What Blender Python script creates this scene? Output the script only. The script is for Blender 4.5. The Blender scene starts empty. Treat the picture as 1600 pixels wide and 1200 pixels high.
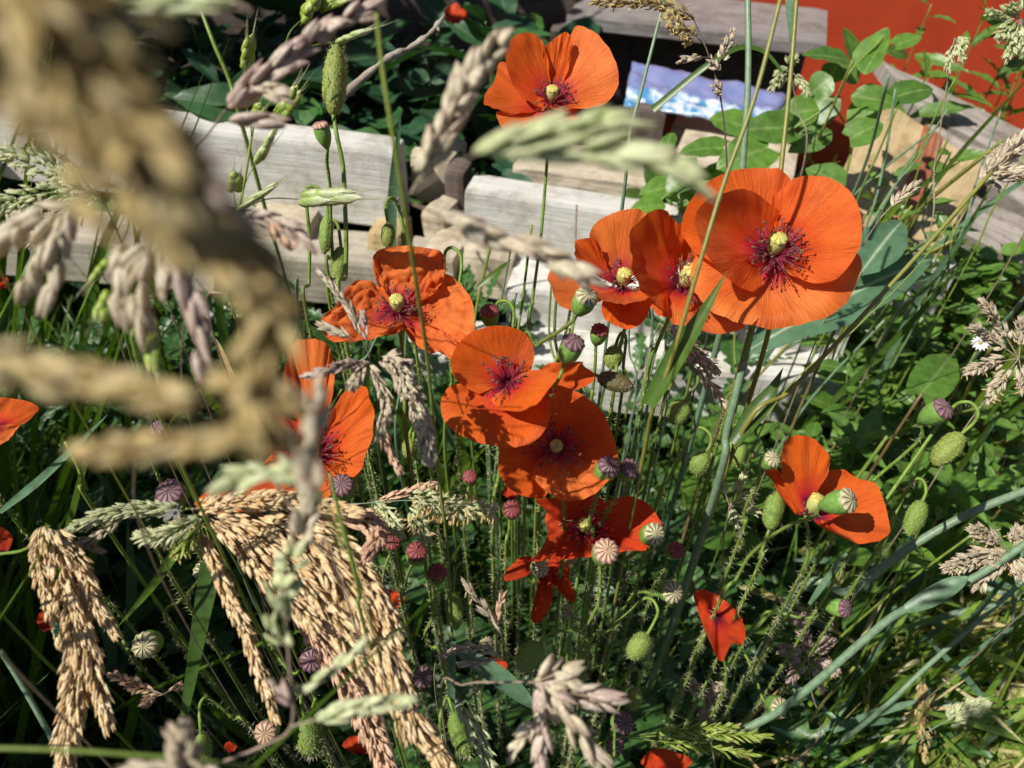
import bpy, math, random
import numpy as np
from mathutils import Vector, Matrix, noise as mnoise

# ------------------------------------------------------------------ camera, sky, sun, exposure
SC = bpy.context.scene
COL = SC.collection
PITCH = math.radians(42.0)
CAMH = 0.85
FPX = 1208.0                                   # focal length in pixels of the 1600 px wide photograph
cam_d = bpy.data.cameras.new('camera')
cam = bpy.data.objects.new('camera', cam_d); COL.objects.link(cam)
cam.location = (0, 0, CAMH)
cam.rotation_euler = (math.pi/2 - PITCH, 0, 0)
cam_d.sensor_width = 36.0
cam_d.lens = 36.0*FPX/1600.0
cam_d.clip_start = 0.01; cam_d.clip_end = 200
cam_d.dof.use_dof = True
cam_d.dof.focus_distance = 0.455
cam_d.dof.aperture_fstop = 10.0
SC.camera = cam

SUN_TO = Vector((-0.56, -0.30, 0.80)).normalized()
SUN_EL = math.asin(SUN_TO.z)
SUN_AZ = math.atan2(SUN_TO.x, SUN_TO.y)
world = bpy.data.worlds.new('World'); SC.world = world; world.use_nodes = True
wn = world.node_tree.nodes; wl = world.node_tree.links
sky = wn.new('ShaderNodeTexSky'); sky.sky_type = 'NISHITA'; sky.sun_disc = False
sky.sun_elevation = SUN_EL; sky.sun_rotation = SUN_AZ
bg = wn['Background']; bg.inputs['Strength'].default_value = 0.05
wl.new(sky.outputs['Color'], bg.inputs['Color'])
sun_d = bpy.data.lights.new('sun', 'SUN'); sun_d.energy = 5.0; sun_d.angle = math.radians(0.55)
sun_d.color = (1.0, 0.95, 0.86)
sun = bpy.data.objects.new('sun', sun_d); COL.objects.link(sun)
sun.rotation_euler = SUN_TO.to_track_quat('Z', 'Y').to_euler()
sun.location = (-2, -1, 4)
SC.view_settings.view_transform = 'Standard'; SC.view_settings.look = 'None'
SC.view_settings.exposure = 0.30; SC.view_settings.gamma = 1.0
SC.view_settings.use_curve_mapping = False
SC.cycles.max_bounces = 8; SC.cycles.transmission_bounces = 6; SC.cycles.diffuse_bounces = 4

# ------------------------------------------------------------------ helpers
RNG = random.Random(11)
NPR = np.random.default_rng(5)
CP, SP = math.cos(PITCH), math.sin(PITCH)
def c2w(v):                                     # camera axes (x right, y up, z towards camera) to world direction
    x, y, z = v
    return Vector((x, y*SP - z*CP, y*CP + z*SP))
def P(px, py, d):                               # photograph pixel at depth d (metres along the view axis)
    a = (px-800)/FPX*d; b = -(py-600)/FPX*d
    return Vector((a, b*SP + d*CP, CAMH + b*CP - d*SP))
def path(pts, d0=None, d1=None):
    out = []
    n = len(pts)
    for i, p in enumerate(pts):
        d = p[2] if len(p) > 2 else (d0 + ((d1 if d1 is not None else d0)-d0)*i/max(1, n-1))
        out.append(P(p[0], p[1], d))
    return out
def spline(pts, n):
    A = np.array([list(p) for p in pts], float)
    if len(A) == 2:
        t = np.linspace(0, 1, n)[:, None]; return A[0]*(1-t) + A[1]*t
    A = np.vstack([2*A[0]-A[1], A, 2*A[-1]-A[-2]])
    seg = len(A)-3
    out = []
    for q in np.linspace(0, seg, n):
        i = min(int(q), seg-1); t = q-i
        p0, p1, p2, p3 = A[i:i+4]
        out.append(0.5*((2*p1)+(-p0+p2)*t+(2*p0-5*p1+4*p2-p3)*t*t+(-p0+3*p1-3*p2+p3)*t**3))
    return np.array(out)
def arclen(A): return float(np.sum(np.linalg.norm(np.diff(A, axis=0), axis=1)))
def unit(v): return v/(np.linalg.norm(v)+1e-12)
def to_ground(pts, dx=0.0, dy=0.05, z=-0.01):   # carry a stem on down to the soil
    p = Vector(pts[-1])
    if p.z < 0.03: return list(pts)
    e = Vector((p.x*0.96+dx, p.y+dy, z))
    m = Vector((p.x*0.985+dx*0.35, p.y+dy*0.35, p.z*0.5))
    return list(pts)+[m, e]

class MB:
    """collects geometry with a float attribute rnd and two free attributes a, b per vertex"""
    def __init__(s): s.v=[]; s.f=[]; s.r=[]; s.a=[]; s.b=[]; s.m=[]; s.n=0
    def add(s, V, F, r=0.0, a=None, b=None, m=0):
        V = np.asarray(V, float); k = len(V)
        s.v.append(V); s.f.extend([tuple(i+s.n for i in q) for q in F])
        s.r.append(np.full(k, r)); s.a.append(np.zeros(k) if a is None else np.asarray(a, float))
        s.b.append(np.zeros(k) if b is None else np.asarray(b, float))
        s.m.extend([m]*len(F)); s.n += k
    def mesh(s, name, mats, smooth=True):
        me = bpy.data.meshes.new(name)
        V = np.vstack(s.v) if s.v else np.zeros((0, 3))
        me.from_pydata(V.tolist(), [], s.f)
        for nm, L in (('rnd', s.r), ('a', s.a), ('b', s.b)):
            at = me.attributes.new(nm, 'FLOAT', 'POINT'); at.data.foreach_set('value', np.concatenate(L).astype(np.float32))
        for m in (mats if isinstance(mats, (list, tuple)) else [mats]): me.materials.append(m)
        if max(s.m, default=0): me.polygons.foreach_set('material_index', s.m)
        if smooth: me.polygons.foreach_set('use_smooth', [True]*len(me.polygons))
        me.update(); return me
def link(name, me, parent=None, M=None, kind=None, label=None):
    o = bpy.data.objects.new(name, me); COL.objects.link(o)
    if parent is not None:
        o.parent = parent
        root = parent
        W = Matrix.Identity(4)
        o.matrix_parent_inverse = PW[parent.name].inverted()
    o.matrix_basis = M if M is not None else Matrix.Identity(4)
    PW[o.name] = (o.matrix_basis.copy())
    if kind: o['kind'] = kind
    if label: o['label'] = label
    return o
PW = {}
def thing(name, label, cat, loc, group=None):
    o = bpy.data.objects.new(name, None); COL.objects.link(o)
    o.empty_display_size = 0.01
    o.location = loc; PW[o.name] = Matrix.Translation(Vector(loc))
    o['label'] = label; o['category'] = cat
    if group: o['group'] = group
    return o
def tag(o, label, cat, group=None, kind=None):
    o['label'] = label; o['category'] = cat
    if group: o['group'] = group
    if kind: o['kind'] = kind
    return o
def frame(A):                                   # tangents + transported normals along a polyline
    T = np.gradient(A, axis=0); T /= (np.linalg.norm(T, axis=1)[:, None]+1e-12)
    N = np.zeros_like(T)
    n = np.cross(T[0], [0.3, 0.2, 1.0]); 
    if np.linalg.norm(n) < 1e-3: n = np.cross(T[0], [1, 0, 0])
    n = unit(n)
    for i in range(len(T)):
        n = unit(n - T[i]*np.dot(n, T[i])); N[i] = n
    return T, N, np.cross(T, N)
def tube(mb, pts, r0, r1=None, sides=7, n=None, r=0.0, m=0, prof=None, resample=True):
    A = spline(pts, n or max(6, 5*len(pts))) if resample else np.asarray(pts, float)
    T, N, B = frame(A); k = len(A)
    rad = np.linspace(r0, r1 if r1 is not None else r0, k)
    if prof is not None: rad = rad*np.array([prof(i/(k-1)) for i in range(k)])
    ang = np.linspace(0, 2*math.pi, sides, endpoint=False)
    V = A[:, None, :] + rad[:, None, None]*(np.cos(ang)[None, :, None]*N[:, None, :]+np.sin(ang)[None, :, None]*B[:, None, :])
    F = [(i*sides+j, i*sides+(j+1) % sides, (i+1)*sides+(j+1) % sides, (i+1)*sides+j) for i in range(k-1) for j in range(sides)]
    F.append(tuple(range(sides-1, -1, -1))); F.append(tuple(range((k-1)*sides, k*sides)))
    aa = np.repeat(np.linspace(0, 1, k), sides)
    mb.add(V.reshape(-1, 3), F, r, a=aa, m=m)
    return A
def hairs(mb, A, rad, per_m=900, length=0.0032, w=0.00012, seed=1):
    w *= 1.6
    cum = np.concatenate([[0], np.cumsum(np.linalg.norm(np.diff(A, axis=0), axis=1))])
    A = np.stack([np.interp(np.linspace(0, cum[-1], 90), cum, A[:, k]) for k in range(3)], 1)
    rg = np.random.default_rng(seed)
    L = arclen(A); n = int(L*per_m)
    T, N, B = frame(A)
    for _ in range(n):
        q = rg.random()*(len(A)-1.001); i = int(q); t = q-i
        p = A[i]*(1-t)+A[i+1]*t; th = rg.random()*6.283
        d = unit(N[i]*math.cos(th)+B[i]*math.sin(th)+T[i]*rg.normal(0, .18))
        s = unit(np.cross(d, T[i]))*w
        p = p+d*rad*0.8; l = length*rg.uniform(.6, 1.15)
        mb.add([p-s, p+s, p+d*l], [(0, 1, 2)], rg.random())
def ribbon(mb, pts, w, side=None, n=None, prof=None, fold=0.25, r=0.0, m=0, twist=0.0):
    """grass blade: three points across, folded along the middle"""
    A = spline(pts, n or max(8, 5*len(pts))); k = len(A)
    T, N, B = frame(A)
    V = []; a = []; b = []
    for i in range(k):
        t = i/(k-1)
        ww = w*0.5*(prof(t) if prof else (min(1, 0.55+t*2)*(1-t**3)**0.9+0.02))
        if side is not None:
            s = np.array(side, float); s = unit(s-T[i]*np.dot(s, T[i]))
        else: s = N[i]
        nn = np.cross(T[i], s)
        if twist:
            c, q = math.cos(twist*t), math.sin(twist*t); s, nn = s*c+nn*q, nn*c-s*q
        V += [A[i]-s*ww+nn*fold*ww, A[i], A[i]+s*ww+nn*fold*ww]; a += [t]*3; b += [0, .5, 1]
    F = []
    for i in range(k-1):
        o = i*3
        F += [(o, o+1, o+4, o+3), (o+1, o+2, o+5, o+4)]
    mb.add(V, F, r, a=a, b=b, m=m)
    return A
def basis(p, zdir, roll=0.0, sx=1, sy=1, sz=1):  # matrix whose local Z runs along zdir
    z = Vector(zdir).normalized()
    x = z.orthogonal().normalized()
    x = Matrix.Rotation(roll, 3, z) @ x
    y = z.cross(x)
    M = Matrix(((x.x*sx, y.x*sy, z.x*sz, p[0]), (x.y*sx, y.y*sy, z.y*sz, p[1]), (x.z*sx, y.z*sy, z.z*sz, p[2]), (0, 0, 0, 1)))
    return M
def leafbasis(p, ydir, nrm, sx, sy):             # local Y along the leaf, Z its upper face
    y = Vector(ydir).normalized(); z = Vector(nrm); z = (z-y*z.dot(y)).normalized(); x = y.cross(z)
    return Matrix(((x.x*sx, y.x*sy, z.x*sy, p[0]), (x.y*sx, y.y*sy, z.y*sy, p[1]), (x.z*sx, y.z*sy, z.z*sy, p[2]), (0, 0, 0, 1)))
def inst(V, M):
    A = np.array(M); return np.asarray(V) @ A[:3, :3].T + A[:3, 3]

# ------------------------------------------------------------------ materials
def nodes(name):
    m = bpy.data.materials.new(name); m.use_nodes = True
    nt = m.node_tree; nt.nodes.clear()
    return m, nt, nt.nodes, nt.links
def nd(N, t, **k):
    n = N.new(t)
    for a, v in k.items():
        if a in n.inputs: n.inputs[a].default_value = v
        else: setattr(n, a, v)
    return n
def rgb(c): return (c[0], c[1], c[2], 1.0)
def mix(N, L, fac, A, B, bt='MIX'):
    x = N.new('ShaderNodeMix'); x.data_type = 'RGBA'; x.blend_type = bt
    for sock, v in ((x.inputs[0], fac), (x.inputs[6], A), (x.inputs[7], B)):
        if hasattr(v, 'is_output'): L.new(v, sock)
        elif isinstance(v, (int, float)): sock.default_value = v
        else: sock.default_value = rgb(v)
    return x.outputs[2]
def ramp(N, L, src, stops, interp='LINEAR'):
    r = N.new('ShaderNodeValToRGB'); r.color_ramp.interpolation = interp
    e = r.color_ramp.elements
    while len(e) < len(stops): e.new(0.5)
    for i, (p, c) in enumerate(stops):
        e[i].position = p; e[i].color = rgb(c) if len(c) == 3 else c
    L.new(src, r.inputs[0]); return r.outputs[0]
def attr(N, nm): return nd(N, 'ShaderNodeAttribute', attribute_name=nm).outputs['Fac']
def rand01(N, L):                               # per-object random plus the vertex attribute rnd
    oi = N.new('ShaderNodeObjectInfo').outputs['Random']
    s = nd(N, 'ShaderNodeMath', operation='ADD'); L.new(oi, s.inputs[0]); L.new(attr(N, 'rnd'), s.inputs[1])
    f = nd(N, 'ShaderNodeMath', operation='FRACT'); L.new(s.outputs[0], f.inputs[0]); return f.outputs[0]
def plantmat(name, cols, rough=0.45, trans=0.3, tcol=None, nscale=220.0, namt=0.35, bump=0.15, tip=None, spec=0.4, stretch=None, midrib=None):
    m, nt, N, L = nodes(name)
    r = rand01(N, L)
    k = len(cols)
    base = ramp(N, L, r, [(i/(k-1) if k > 1 else 0.0, c) for i, c in enumerate(cols)]) if k > 1 else None
    tc = N.new('ShaderNodeTexCoord')
    nz = nd(N, 'ShaderNodeTexNoise', Scale=nscale, Detail=4.0, Roughness=0.6)
    geo = N.new('ShaderNodeNewGeometry')
    L.new(geo.outputs['Position'], nz.inputs['Vector'])
    dark = ramp(N, L, nz.outputs['Fac'], [(0.3, (1-namt,)*3), (0.7, (1+namt*0.5,)*3)])
    if base is None:
        rg = nd(N, 'ShaderNodeRGB'); rg.outputs[0].default_value = rgb(cols[0]); base = rg.outputs[0]
    if tip is not None:
        tf = ramp(N, L, attr(N, 'a'), [(tip[1], (0, 0, 0)), (1.0, (1, 1, 1))])
        base = mix(N, L, tf, base, tip[0])
    if midrib is not None:
        mf = ramp(N, L, attr(N, 'b'), [(0.44, (0, 0, 0)), (0.5, (1, 1, 1)), (0.56, (0, 0, 0))])
        base = mix(N, L, mf, base, midrib)
    col = mix(N, L, 1.0, base, dark, 'MULTIPLY')
    pb = nd(N, 'ShaderNodeBsdfPrincipled', Roughness=rough)
    pb.inputs['Specular IOR Level'].default_value = spec
    L.new(col, pb.inputs['Base Color'])
    bp = nd(N, 'ShaderNodeBump', Strength=bump, Distance=0.001)
    L.new(nz.outputs['Fac'], bp.inputs['Height']); L.new(bp.outputs[0], pb.inputs['Normal'])
    out = N.new('ShaderNodeOutputMaterial')
    if trans > 0:
        tr = N.new('ShaderNodeBsdfTranslucent')
        L.new(mix(N, L, 1.0, col, tcol or (1.3, 1.5, 0.5), 'MULTIPLY'), tr.inputs['Color'])
        ms = nd(N, 'ShaderNodeMixShader', Fac=trans); L.new(pb.outputs[0], ms.inputs[1]); L.new(tr.outputs[0], ms.inputs[2])
        L.new(ms.outputs[0], out.inputs[0])
    else: L.new(pb.outputs[0], out.inputs[0])
    return m
def petalmat(name, c_out, c_mid, c_base, blotch):
    m, nt, N, L = nodes(name)
    v = attr(N, 'a')
    nz = nd(N, 'ShaderNodeTexNoise', Scale=1.0, Detail=5.0, Roughness=0.65)
    cb = N.new('ShaderNodeCombineXYZ')
    ta = nd(N, 'ShaderNodeMath', operation='MULTIPLY'); L.new(attr(N, 'b'), ta.inputs[0]); ta.inputs[1].default_value = 55
    va = nd(N, 'ShaderNodeMath', operation='MULTIPLY'); L.new(v, va.inputs[0]); va.inputs[1].default_value = 3.5
    ra = nd(N, 'ShaderNodeMath', operation='MULTIPLY'); L.new(attr(N, 'rnd'), ra.inputs[0]); ra.inputs[1].default_value = 37
    L.new(ta.outputs[0], cb.inputs[0]); L.new(va.outputs[0], cb.inputs[1]); L.new(ra.outputs[0], cb.inputs[2])
    L.new(cb.outputs[0], nz.inputs['Vector'])
    nb = nd(N, 'ShaderNodeTexNoise', Scale=60.0, Detail=3.0)
    geo = N.new('ShaderNodeNewGeometry'); L.new(geo.outputs['Position'], nb.inputs['Vector'])
    # wobble the zone borders with the vein noise
    wv = nd(N, 'ShaderNodeMath', operation='MULTIPLY_ADD'); L.new(nz.outputs['Fac'], wv.inputs[0]); wv.inputs[1].default_value = 0.16; wv.inputs[2].default_value = -0.08
    vv = nd(N, 'ShaderNodeMath', operation='ADD'); L.new(v, vv.inputs[0]); L.new(wv.outputs[0], vv.inputs[1])
    col = ramp(N, L, vv.outputs[0], [(0.0, blotch), (0.15, blotch), (0.24, c_base), (0.42, c_mid), (0.62, c_out), (1.0, c_out)])
    veins = ramp(N, L, nz.outputs['Fac'], [(0.32, (0.92, 0.80, 0.8)), (0.5, (1.0, 1.0, 1.0)), (0.72, (1.02, 1.07, 1.2))])
    col = mix(N, L, 1.0, col, veins, 'MULTIPLY')
    blot = ramp(N, L, nb.outputs['Fac'], [(0.35, (0.9, 0.78, 0.8)), (0.65, (1.05, 1.16, 1.3))])
    col = mix(N, L, 1.0, col, blot, 'MULTIPLY')
    pb = nd(N, 'ShaderNodeBsdfPrincipled', Roughness=0.5); pb.inputs['Specular IOR Level'].default_value = 0.35
    pb.inputs['Sheen Weight'].default_value = 0.05; pb.inputs['Sheen Roughness'].default_value = 0.4
    L.new(col, pb.inputs['Base Color'])
    bp = nd(N, 'ShaderNodeBump', Strength=0.75, Distance=0.0016); L.new(nz.outputs['Fac'], bp.inputs['Height']); L.new(bp.outputs[0], pb.inputs['Normal'])
    tr = N.new('ShaderNodeBsdfTranslucent'); L.new(mix(N, L, 1.0, col, (1.0, 0.62, 0.6), 'MULTIPLY'), tr.inputs['Color'])
    ms = nd(N, 'ShaderNodeMixShader', Fac=0.42); L.new(pb.outputs[0], ms.inputs[1]); L.new(tr.outputs[0], ms.inputs[2])
    out = N.new('ShaderNodeOutputMaterial'); L.new(ms.outputs[0], out.inputs[0])
    return m
def woodmat(name, c1, c2, c3, rough=0.8):
    m, nt, N, L = nodes(name)
    cb = N.new('ShaderNodeCombineXYZ')
    for i, (nm, k) in enumerate((('a', 9.0), ('b', 210.0), ('rnd', 40.0))):
        q = nd(N, 'ShaderNodeMath', operation='MULTIPLY'); L.new(attr(N, nm), q.inputs[0]); q.inputs[1].default_value = k; L.new(q.outputs[0], cb.inputs[i])
    g = nd(N, 'ShaderNodeTexNoise', Scale=1.0, Detail=6.0, Roughness=0.65, Distortion=0.6); L.new(cb.outputs[0], g.inputs['Vector'])
    geo = N.new('ShaderNodeNewGeometry')
    s = nd(N, 'ShaderNodeTexNoise', Scale=22.0, Detail=5.0, Roughness=0.7); L.new(geo.outputs['Position'], s.inputs['Vector'])
    f = nd(N, 'ShaderNodeTexNoise', Scale=420.0, Detail=2.0); L.new(geo.outputs['Position'], f.inputs['Vector'])
    col = ramp(N, L, g.outputs['Fac'], [(0.28, c2), (0.5, c1), (0.75, c3)])
    st = ramp(N, L, s.outputs['Fac'], [(0.32, (0.62, 0.58, 0.52)), (0.52, (1, 1, 1)), (0.75, (1.08, 1.08, 1.08))])
    col = mix(N, L, 1.0, col, st, 'MULTIPLY')
    pb = nd(N, 'ShaderNodeBsdfPrincipled', Roughness=rough); pb.inputs['Specular IOR Level'].default_value = 0.2
    L.new(col, pb.inputs['Base Color'])
    ad = nd(N, 'ShaderNodeMath', operation='MULTIPLY_ADD'); L.new(f.outputs['Fac'], ad.inputs[0]); ad.inputs[1].default_value = 0.4; L.new(g.outputs['Fac'], ad.inputs[2])
    bp = nd(N, 'ShaderNodeBump', Strength=0.6, Distance=0.003); L.new(ad.outputs[0], bp.inputs['Height']); L.new(bp.outputs[0], pb.inputs['Normal'])
    out = N.new('ShaderNodeOutputMaterial'); L.new(pb.outputs[0], out.inputs[0]); return m

M = {}
M['petal'] = petalmat('poppy_petal', (0.86, 0.150, 0.012), (0.84, 0.098, 0.010), (0.66, 0.022, 0.03), (0.20, 0.006, 0.04))
M['petal_pale'] = petalmat('poppy_petal_pale', (0.90, 0.215, 0.035), (0.88, 0.17, 0.03), (0.72, 0.05, 0.07), (0.45, 0.03, 0.07))
M['petal_red'] = petalmat('poppy_petal_old', (0.78, 0.075, 0.010), (0.74, 0.055, 0.010), (0.50, 0.014, 0.02), (0.12, 0.004, 0.02))
M['filament'] = plantmat('filament', [(0.36, 0.02, 0.08), (0.58, 0.10, 0.18), (0.30, 0.01, 0.05)], 0.5, 0.2, (1, .6, .8))
M['anther'] = plantmat('anther', [(0.05, 0.025, 0.02), (0.20, 0.13, 0.06), (0.08, 0.03, 0.03)], 0.7, 0.0)
M['pod_young'] = plantmat('pod_young', [(0.50, 0.52, 0.15), (0.55, 0.55, 0.20)], 0.45, 0.12, bump=0.1, namt=0.25)
M['pod'] = plantmat('pod_green', [(0.16, 0.33, 0.05), (0.22, 0.40, 0.09), (0.15, 0.30, 0.06)], 0.4, 0.10, namt=0.3, nscale=400)
M['stem_hairy'] = plantmat('stem_hairy', [(0.16, 0.27, 0.035), (0.20, 0.32, 0.05), (0.14, 0.20, 0.04)], 0.5, 0.1, namt=0.3)
M['hair'] = plantmat('hair', [(0.50, 0.50, 0.28), (0.62, 0.60, 0.40), (0.42, 0.34, 0.26)], 0.5, 0.3)
M['bud'] = plantmat('bud', [(0.16, 0.26, 0.04), (0.21, 0.31, 0.06), (0.25, 0.30, 0.06)], 0.55, 0.05, nscale=900, namt=0.4, bump=0.6, tip=((0.55, 0.56, 0.22), 0.2))
M['bud_brown'] = plantmat('bud_brown', [(0.12, 0.10, 0.04)], 0.6, 0.05, nscale=900, namt=0.4, bump=0.6)
def capmat(name, ray, field, edge):
    m, nt, N, L = nodes(name)
    col = mix(N, L, attr(N, 'a'), field, ray)
    ef = ramp(N, L, attr(N, 'b'), [(0.8, (0, 0, 0)), (1.0, (1, 1, 1))]); col = mix(N, L, ef, col, edge)
    nz = nd(N, 'ShaderNodeTexNoise', Scale=900.0, Detail=2.0); geo = N.new('ShaderNodeNewGeometry'); L.new(geo.outputs['Position'], nz.inputs['Vector'])
    col = mix(N, L, 1.0, col, ramp(N, L, nz.outputs['Fac'], [(0.3, (.65,)*3), (0.7, (1.2,)*3)]), 'MULTIPLY')
    pb = nd(N, 'ShaderNodeBsdfPrincipled', Roughness=0.6); L.new(col, pb.inputs['Base Color'])
    out = N.new('ShaderNodeOutputMaterial'); L.new(pb.outputs[0], out.inputs[0]); return m
M['cap_pale'] = capmat('cap_pale', (0.045, 0.02, 0.025), (0.50, 0.46, 0.26), (0.42, 0.40, 0.22))
M['cap_purple'] = capmat('cap_purple', (0.055, 0.010, 0.032), (0.22, 0.13, 0.135), (0.15, 0.06, 0.08))
M['cap_red'] = capmat('cap_red', (0.12, 0.012, 0.02), (0.26, 0.06, 0.06), (0.20, 0.04, 0.05))
M['cap_pink'] = capmat('cap_pink', (0.20, 0.04, 0.07), (0.55, 0.40, 0.24), (0.45, 0.22, 0.22))
M['cap_young'] = capmat('cap_young', (0.30, 0.24, 0.05), (0.58, 0.54, 0.14), (0.50, 0.48, 0.12))
M['gold'] = plantmat('golden_spikelet', [(0.80, 0.61, 0.32), (0.86, 0.70, 0.42), (0.66, 0.44, 0.20), (0.88, 0.76, 0.50), (0.74, 0.52, 0.27)], 0.4, 0.25, (1.1, .95, .6), nscale=600, namt=0.35, tip=((0.66, 0.42, 0.22), 0.55))
M['gold_pink'] = plantmat('pinkish_spikelet', [(0.76, 0.54, 0.36), (0.70, 0.44, 0.28), (0.80, 0.60, 0.42)], 0.45, 0.22, (1.1, .9, .75), nscale=700, namt=0.3, tip=((0.60, 0.34, 0.24), 0.6))
M['cream'] = plantmat('cream_spikelet', [(0.76, 0.71, 0.54), (0.68, 0.58, 0.42), (0.80, 0.75, 0.57), (0.66, 0.56, 0.44)], 0.42, 0.38, (1.1, 1, .75), nscale=700, namt=0.3, tip=((0.56, 0.42, 0.34), 0.6))
M['palegreen'] = plantmat('pale_green_spikelet', [(0.62, 0.66, 0.40), (0.70, 0.71, 0.48), (0.56, 0.60, 0.32)], 0.42, 0.35, nscale=700, namt=0.3, tip=((0.74, 0.70, 0.52), 0.5))
M['purplish'] = plantmat('purplish_spikelet', [(0.68, 0.57, 0.47), (0.58, 0.44, 0.38), (0.76, 0.68, 0.56)], 0.42, 0.35, (1.1, .9, .8), nscale=700, namt=0.35, tip=((0.52, 0.34, 0.31), 0.6))
M['straw'] = plantmat('straw_spikelet', [(0.60, 0.46, 0.18), (0.70, 0.57, 0.27), (0.42, 0.29, 0.10), (0.74, 0.64, 0.36), (0.52, 0.40, 0.14)], 0.5, 0.40, (1.15, 1.0, .55), nscale=500, namt=0.4)
M['brome'] = plantmat('brome_spikelet', [(0.30, 0.42, 0.04), (0.25, 0.37, 0.04), (0.36, 0.45, 0.06)], 0.42, 0.25, nscale=700, namt=0.3, tip=((0.62, 0.64, 0.24), 0.35))
M['brome_pale'] = plantmat('brome_pale_spikelet', [(0.36, 0.47, 0.14), (0.42, 0.52, 0.18)], 0.42, 0.25, nscale=700, namt=0.3, tip=((0.82, 0.82, 0.62), 0.3))
M['awn'] = plantmat('awn', [(0.60, 0.60, 0.38), (0.55, 0.50, 0.34)], 0.5, 0.3)
M['anther_yellow'] = plantmat('grass_anther', [(0.68, 0.58, 0.34), (0.60, 0.40, 0.12)], 0.6, 0.2, (1, .9, .5))
M['culm'] = plantmat('grass_culm', [(0.20, 0.28, 0.045), (0.16, 0.25, 0.05), (0.26, 0.30, 0.06)], 0.4, 0.08, namt=0.25)
M['culm_blue'] = plantmat('glaucous_culm', [(0.17, 0.27, 0.16), (0.20, 0.30, 0.18)], 0.45, 0.08, namt=0.3)
M['culm_olive'] = plantmat('olive_culm', [(0.22, 0.22, 0.05)], 0.4, 0.05, namt=0.25)
M['culm_dry'] = plantmat('dry_culm', [(0.34, 0.27, 0.18), (0.26, 0.19, 0.15)], 0.5, 0.05)
M['culm_brown'] = plantmat('brown_culm', [(0.10, 0.075, 0.06)], 0.5, 0.05)
M['blade'] = plantmat('grass_blade', [(0.085, 0.165, 0.02), (0.12, 0.22, 0.025), (0.06, 0.125, 0.022), (0.17, 0.25, 0.03)], 0.38, 0.35, namt=0.3, spec=0.5)
M['blade_blue'] = plantmat('glaucous_blade', [(0.11, 0.21, 0.12), (0.14, 0.25, 0.14)], 0.4, 0.25, namt=0.3, spec=0.5)
M['lawn'] = plantmat('lawn_blade', [(0.12, 0.22, 0.025), (0.17, 0.28, 0.03), (0.56, 0.47, 0.24), (0.24, 0.33, 0.05), (0.14, 0.25, 0.03), (0.50, 0.43, 0.18), (0.20, 0.30, 0.04), (0.60, 0.50, 0.28)], 0.42, 0.3, namt=0.3)
M['lawn_green'] = plantmat('lawn_green', [(0.15, 0.27, 0.03), (0.20, 0.33, 0.045), (0.12, 0.23, 0.03), (0.26, 0.36, 0.06)], 0.38, 0.3, namt=0.3, spec=0.5)
M['leaf'] = plantmat('weed_leaf', [(0.10, 0.215, 0.03), (0.14, 0.28, 0.04), (0.08, 0.175, 0.03), (0.12, 0.235, 0.05)], 0.4, 0.3, nscale=120, namt=0.35, midrib=(0.22, 0.32, 0.10), spec=0.5)
M['leaf_blue'] = plantmat('glaucous_leaf', [(0.075, 0.165, 0.095), (0.10, 0.20, 0.11)], 0.5, 0.2, nscale=90, namt=0.25, midrib=(0.42, 0.50, 0.34))
M['leaf_shaded'] = plantmat('shaded_leaf', [(0.022, 0.075, 0.030), (0.035, 0.10, 0.045), (0.028, 0.08, 0.04), (0.06, 0.17, 0.03)], 0.4, 0.2, nscale=90, namt=0.35, midrib=(0.10, 0.17, 0.09))  # greens darkened to carry the shade behind the timber
M['leaf_poppy'] = plantmat('poppy_leaf', [(0.045, 0.12, 0.028), (0.065, 0.165, 0.035), (0.035, 0.09, 0.028)], 0.4, 0.25, nscale=150, namt=0.35, midrib=(0.12, 0.20, 0.08), spec=0.5)  # greens lowered to stand in for deep shade under the flowers
M['stem_red'] = plantmat('reddish_weed_stem', [(0.24, 0.13, 0.07), (0.20, 0.20, 0.06)], 0.5, 0.05)
M['wood_grey'] = woodmat('weathered_timber', (0.585, 0.575, 0.54), (0.45, 0.435, 0.40), (0.65, 0.645, 0.615))
M['wood_cream'] = woodmat('pale_timber', (0.54, 0.47, 0.36), (0.38, 0.31, 0.22), (0.62, 0.56, 0.45))
M['wood_mid'] = woodmat('grey_shaded_timber', (0.40, 0.365, 0.30), (0.28, 0.25, 0.20), (0.47, 0.44, 0.37))  # pale timber toned down for greying and for the plants' shade
M['wood_old'] = woodmat('old_board', (0.30, 0.265, 0.235), (0.17, 0.145, 0.125), (0.40, 0.37, 0.335))
M['wood_tan'] = woodmat('tan_board', (0.50, 0.38, 0.21), (0.40, 0.29, 0.15), (0.56, 0.44, 0.26))
M['wood_shade_dark'] = woodmat('dark_timber_and_shade', (0.13, 0.10, 0.085), (0.07, 0.055, 0.05), (0.18, 0.15, 0.13))  # brown block timber; also the darkness of the shade slabs
M['wood_slate'] = woodmat('slate_grey_board', (0.24, 0.22, 0.215), (0.15, 0.14, 0.14), (0.30, 0.28, 0.27))
M['stripe'] = woodmat('brick_red_paint', (0.34, 0.12, 0.065), (0.28, 0.09, 0.05), (0.40, 0.17, 0.10))
M['twig'] = woodmat('bare_twig', (0.36, 0.32, 0.27), (0.25, 0.21, 0.17), (0.44, 0.40, 0.35))
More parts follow.
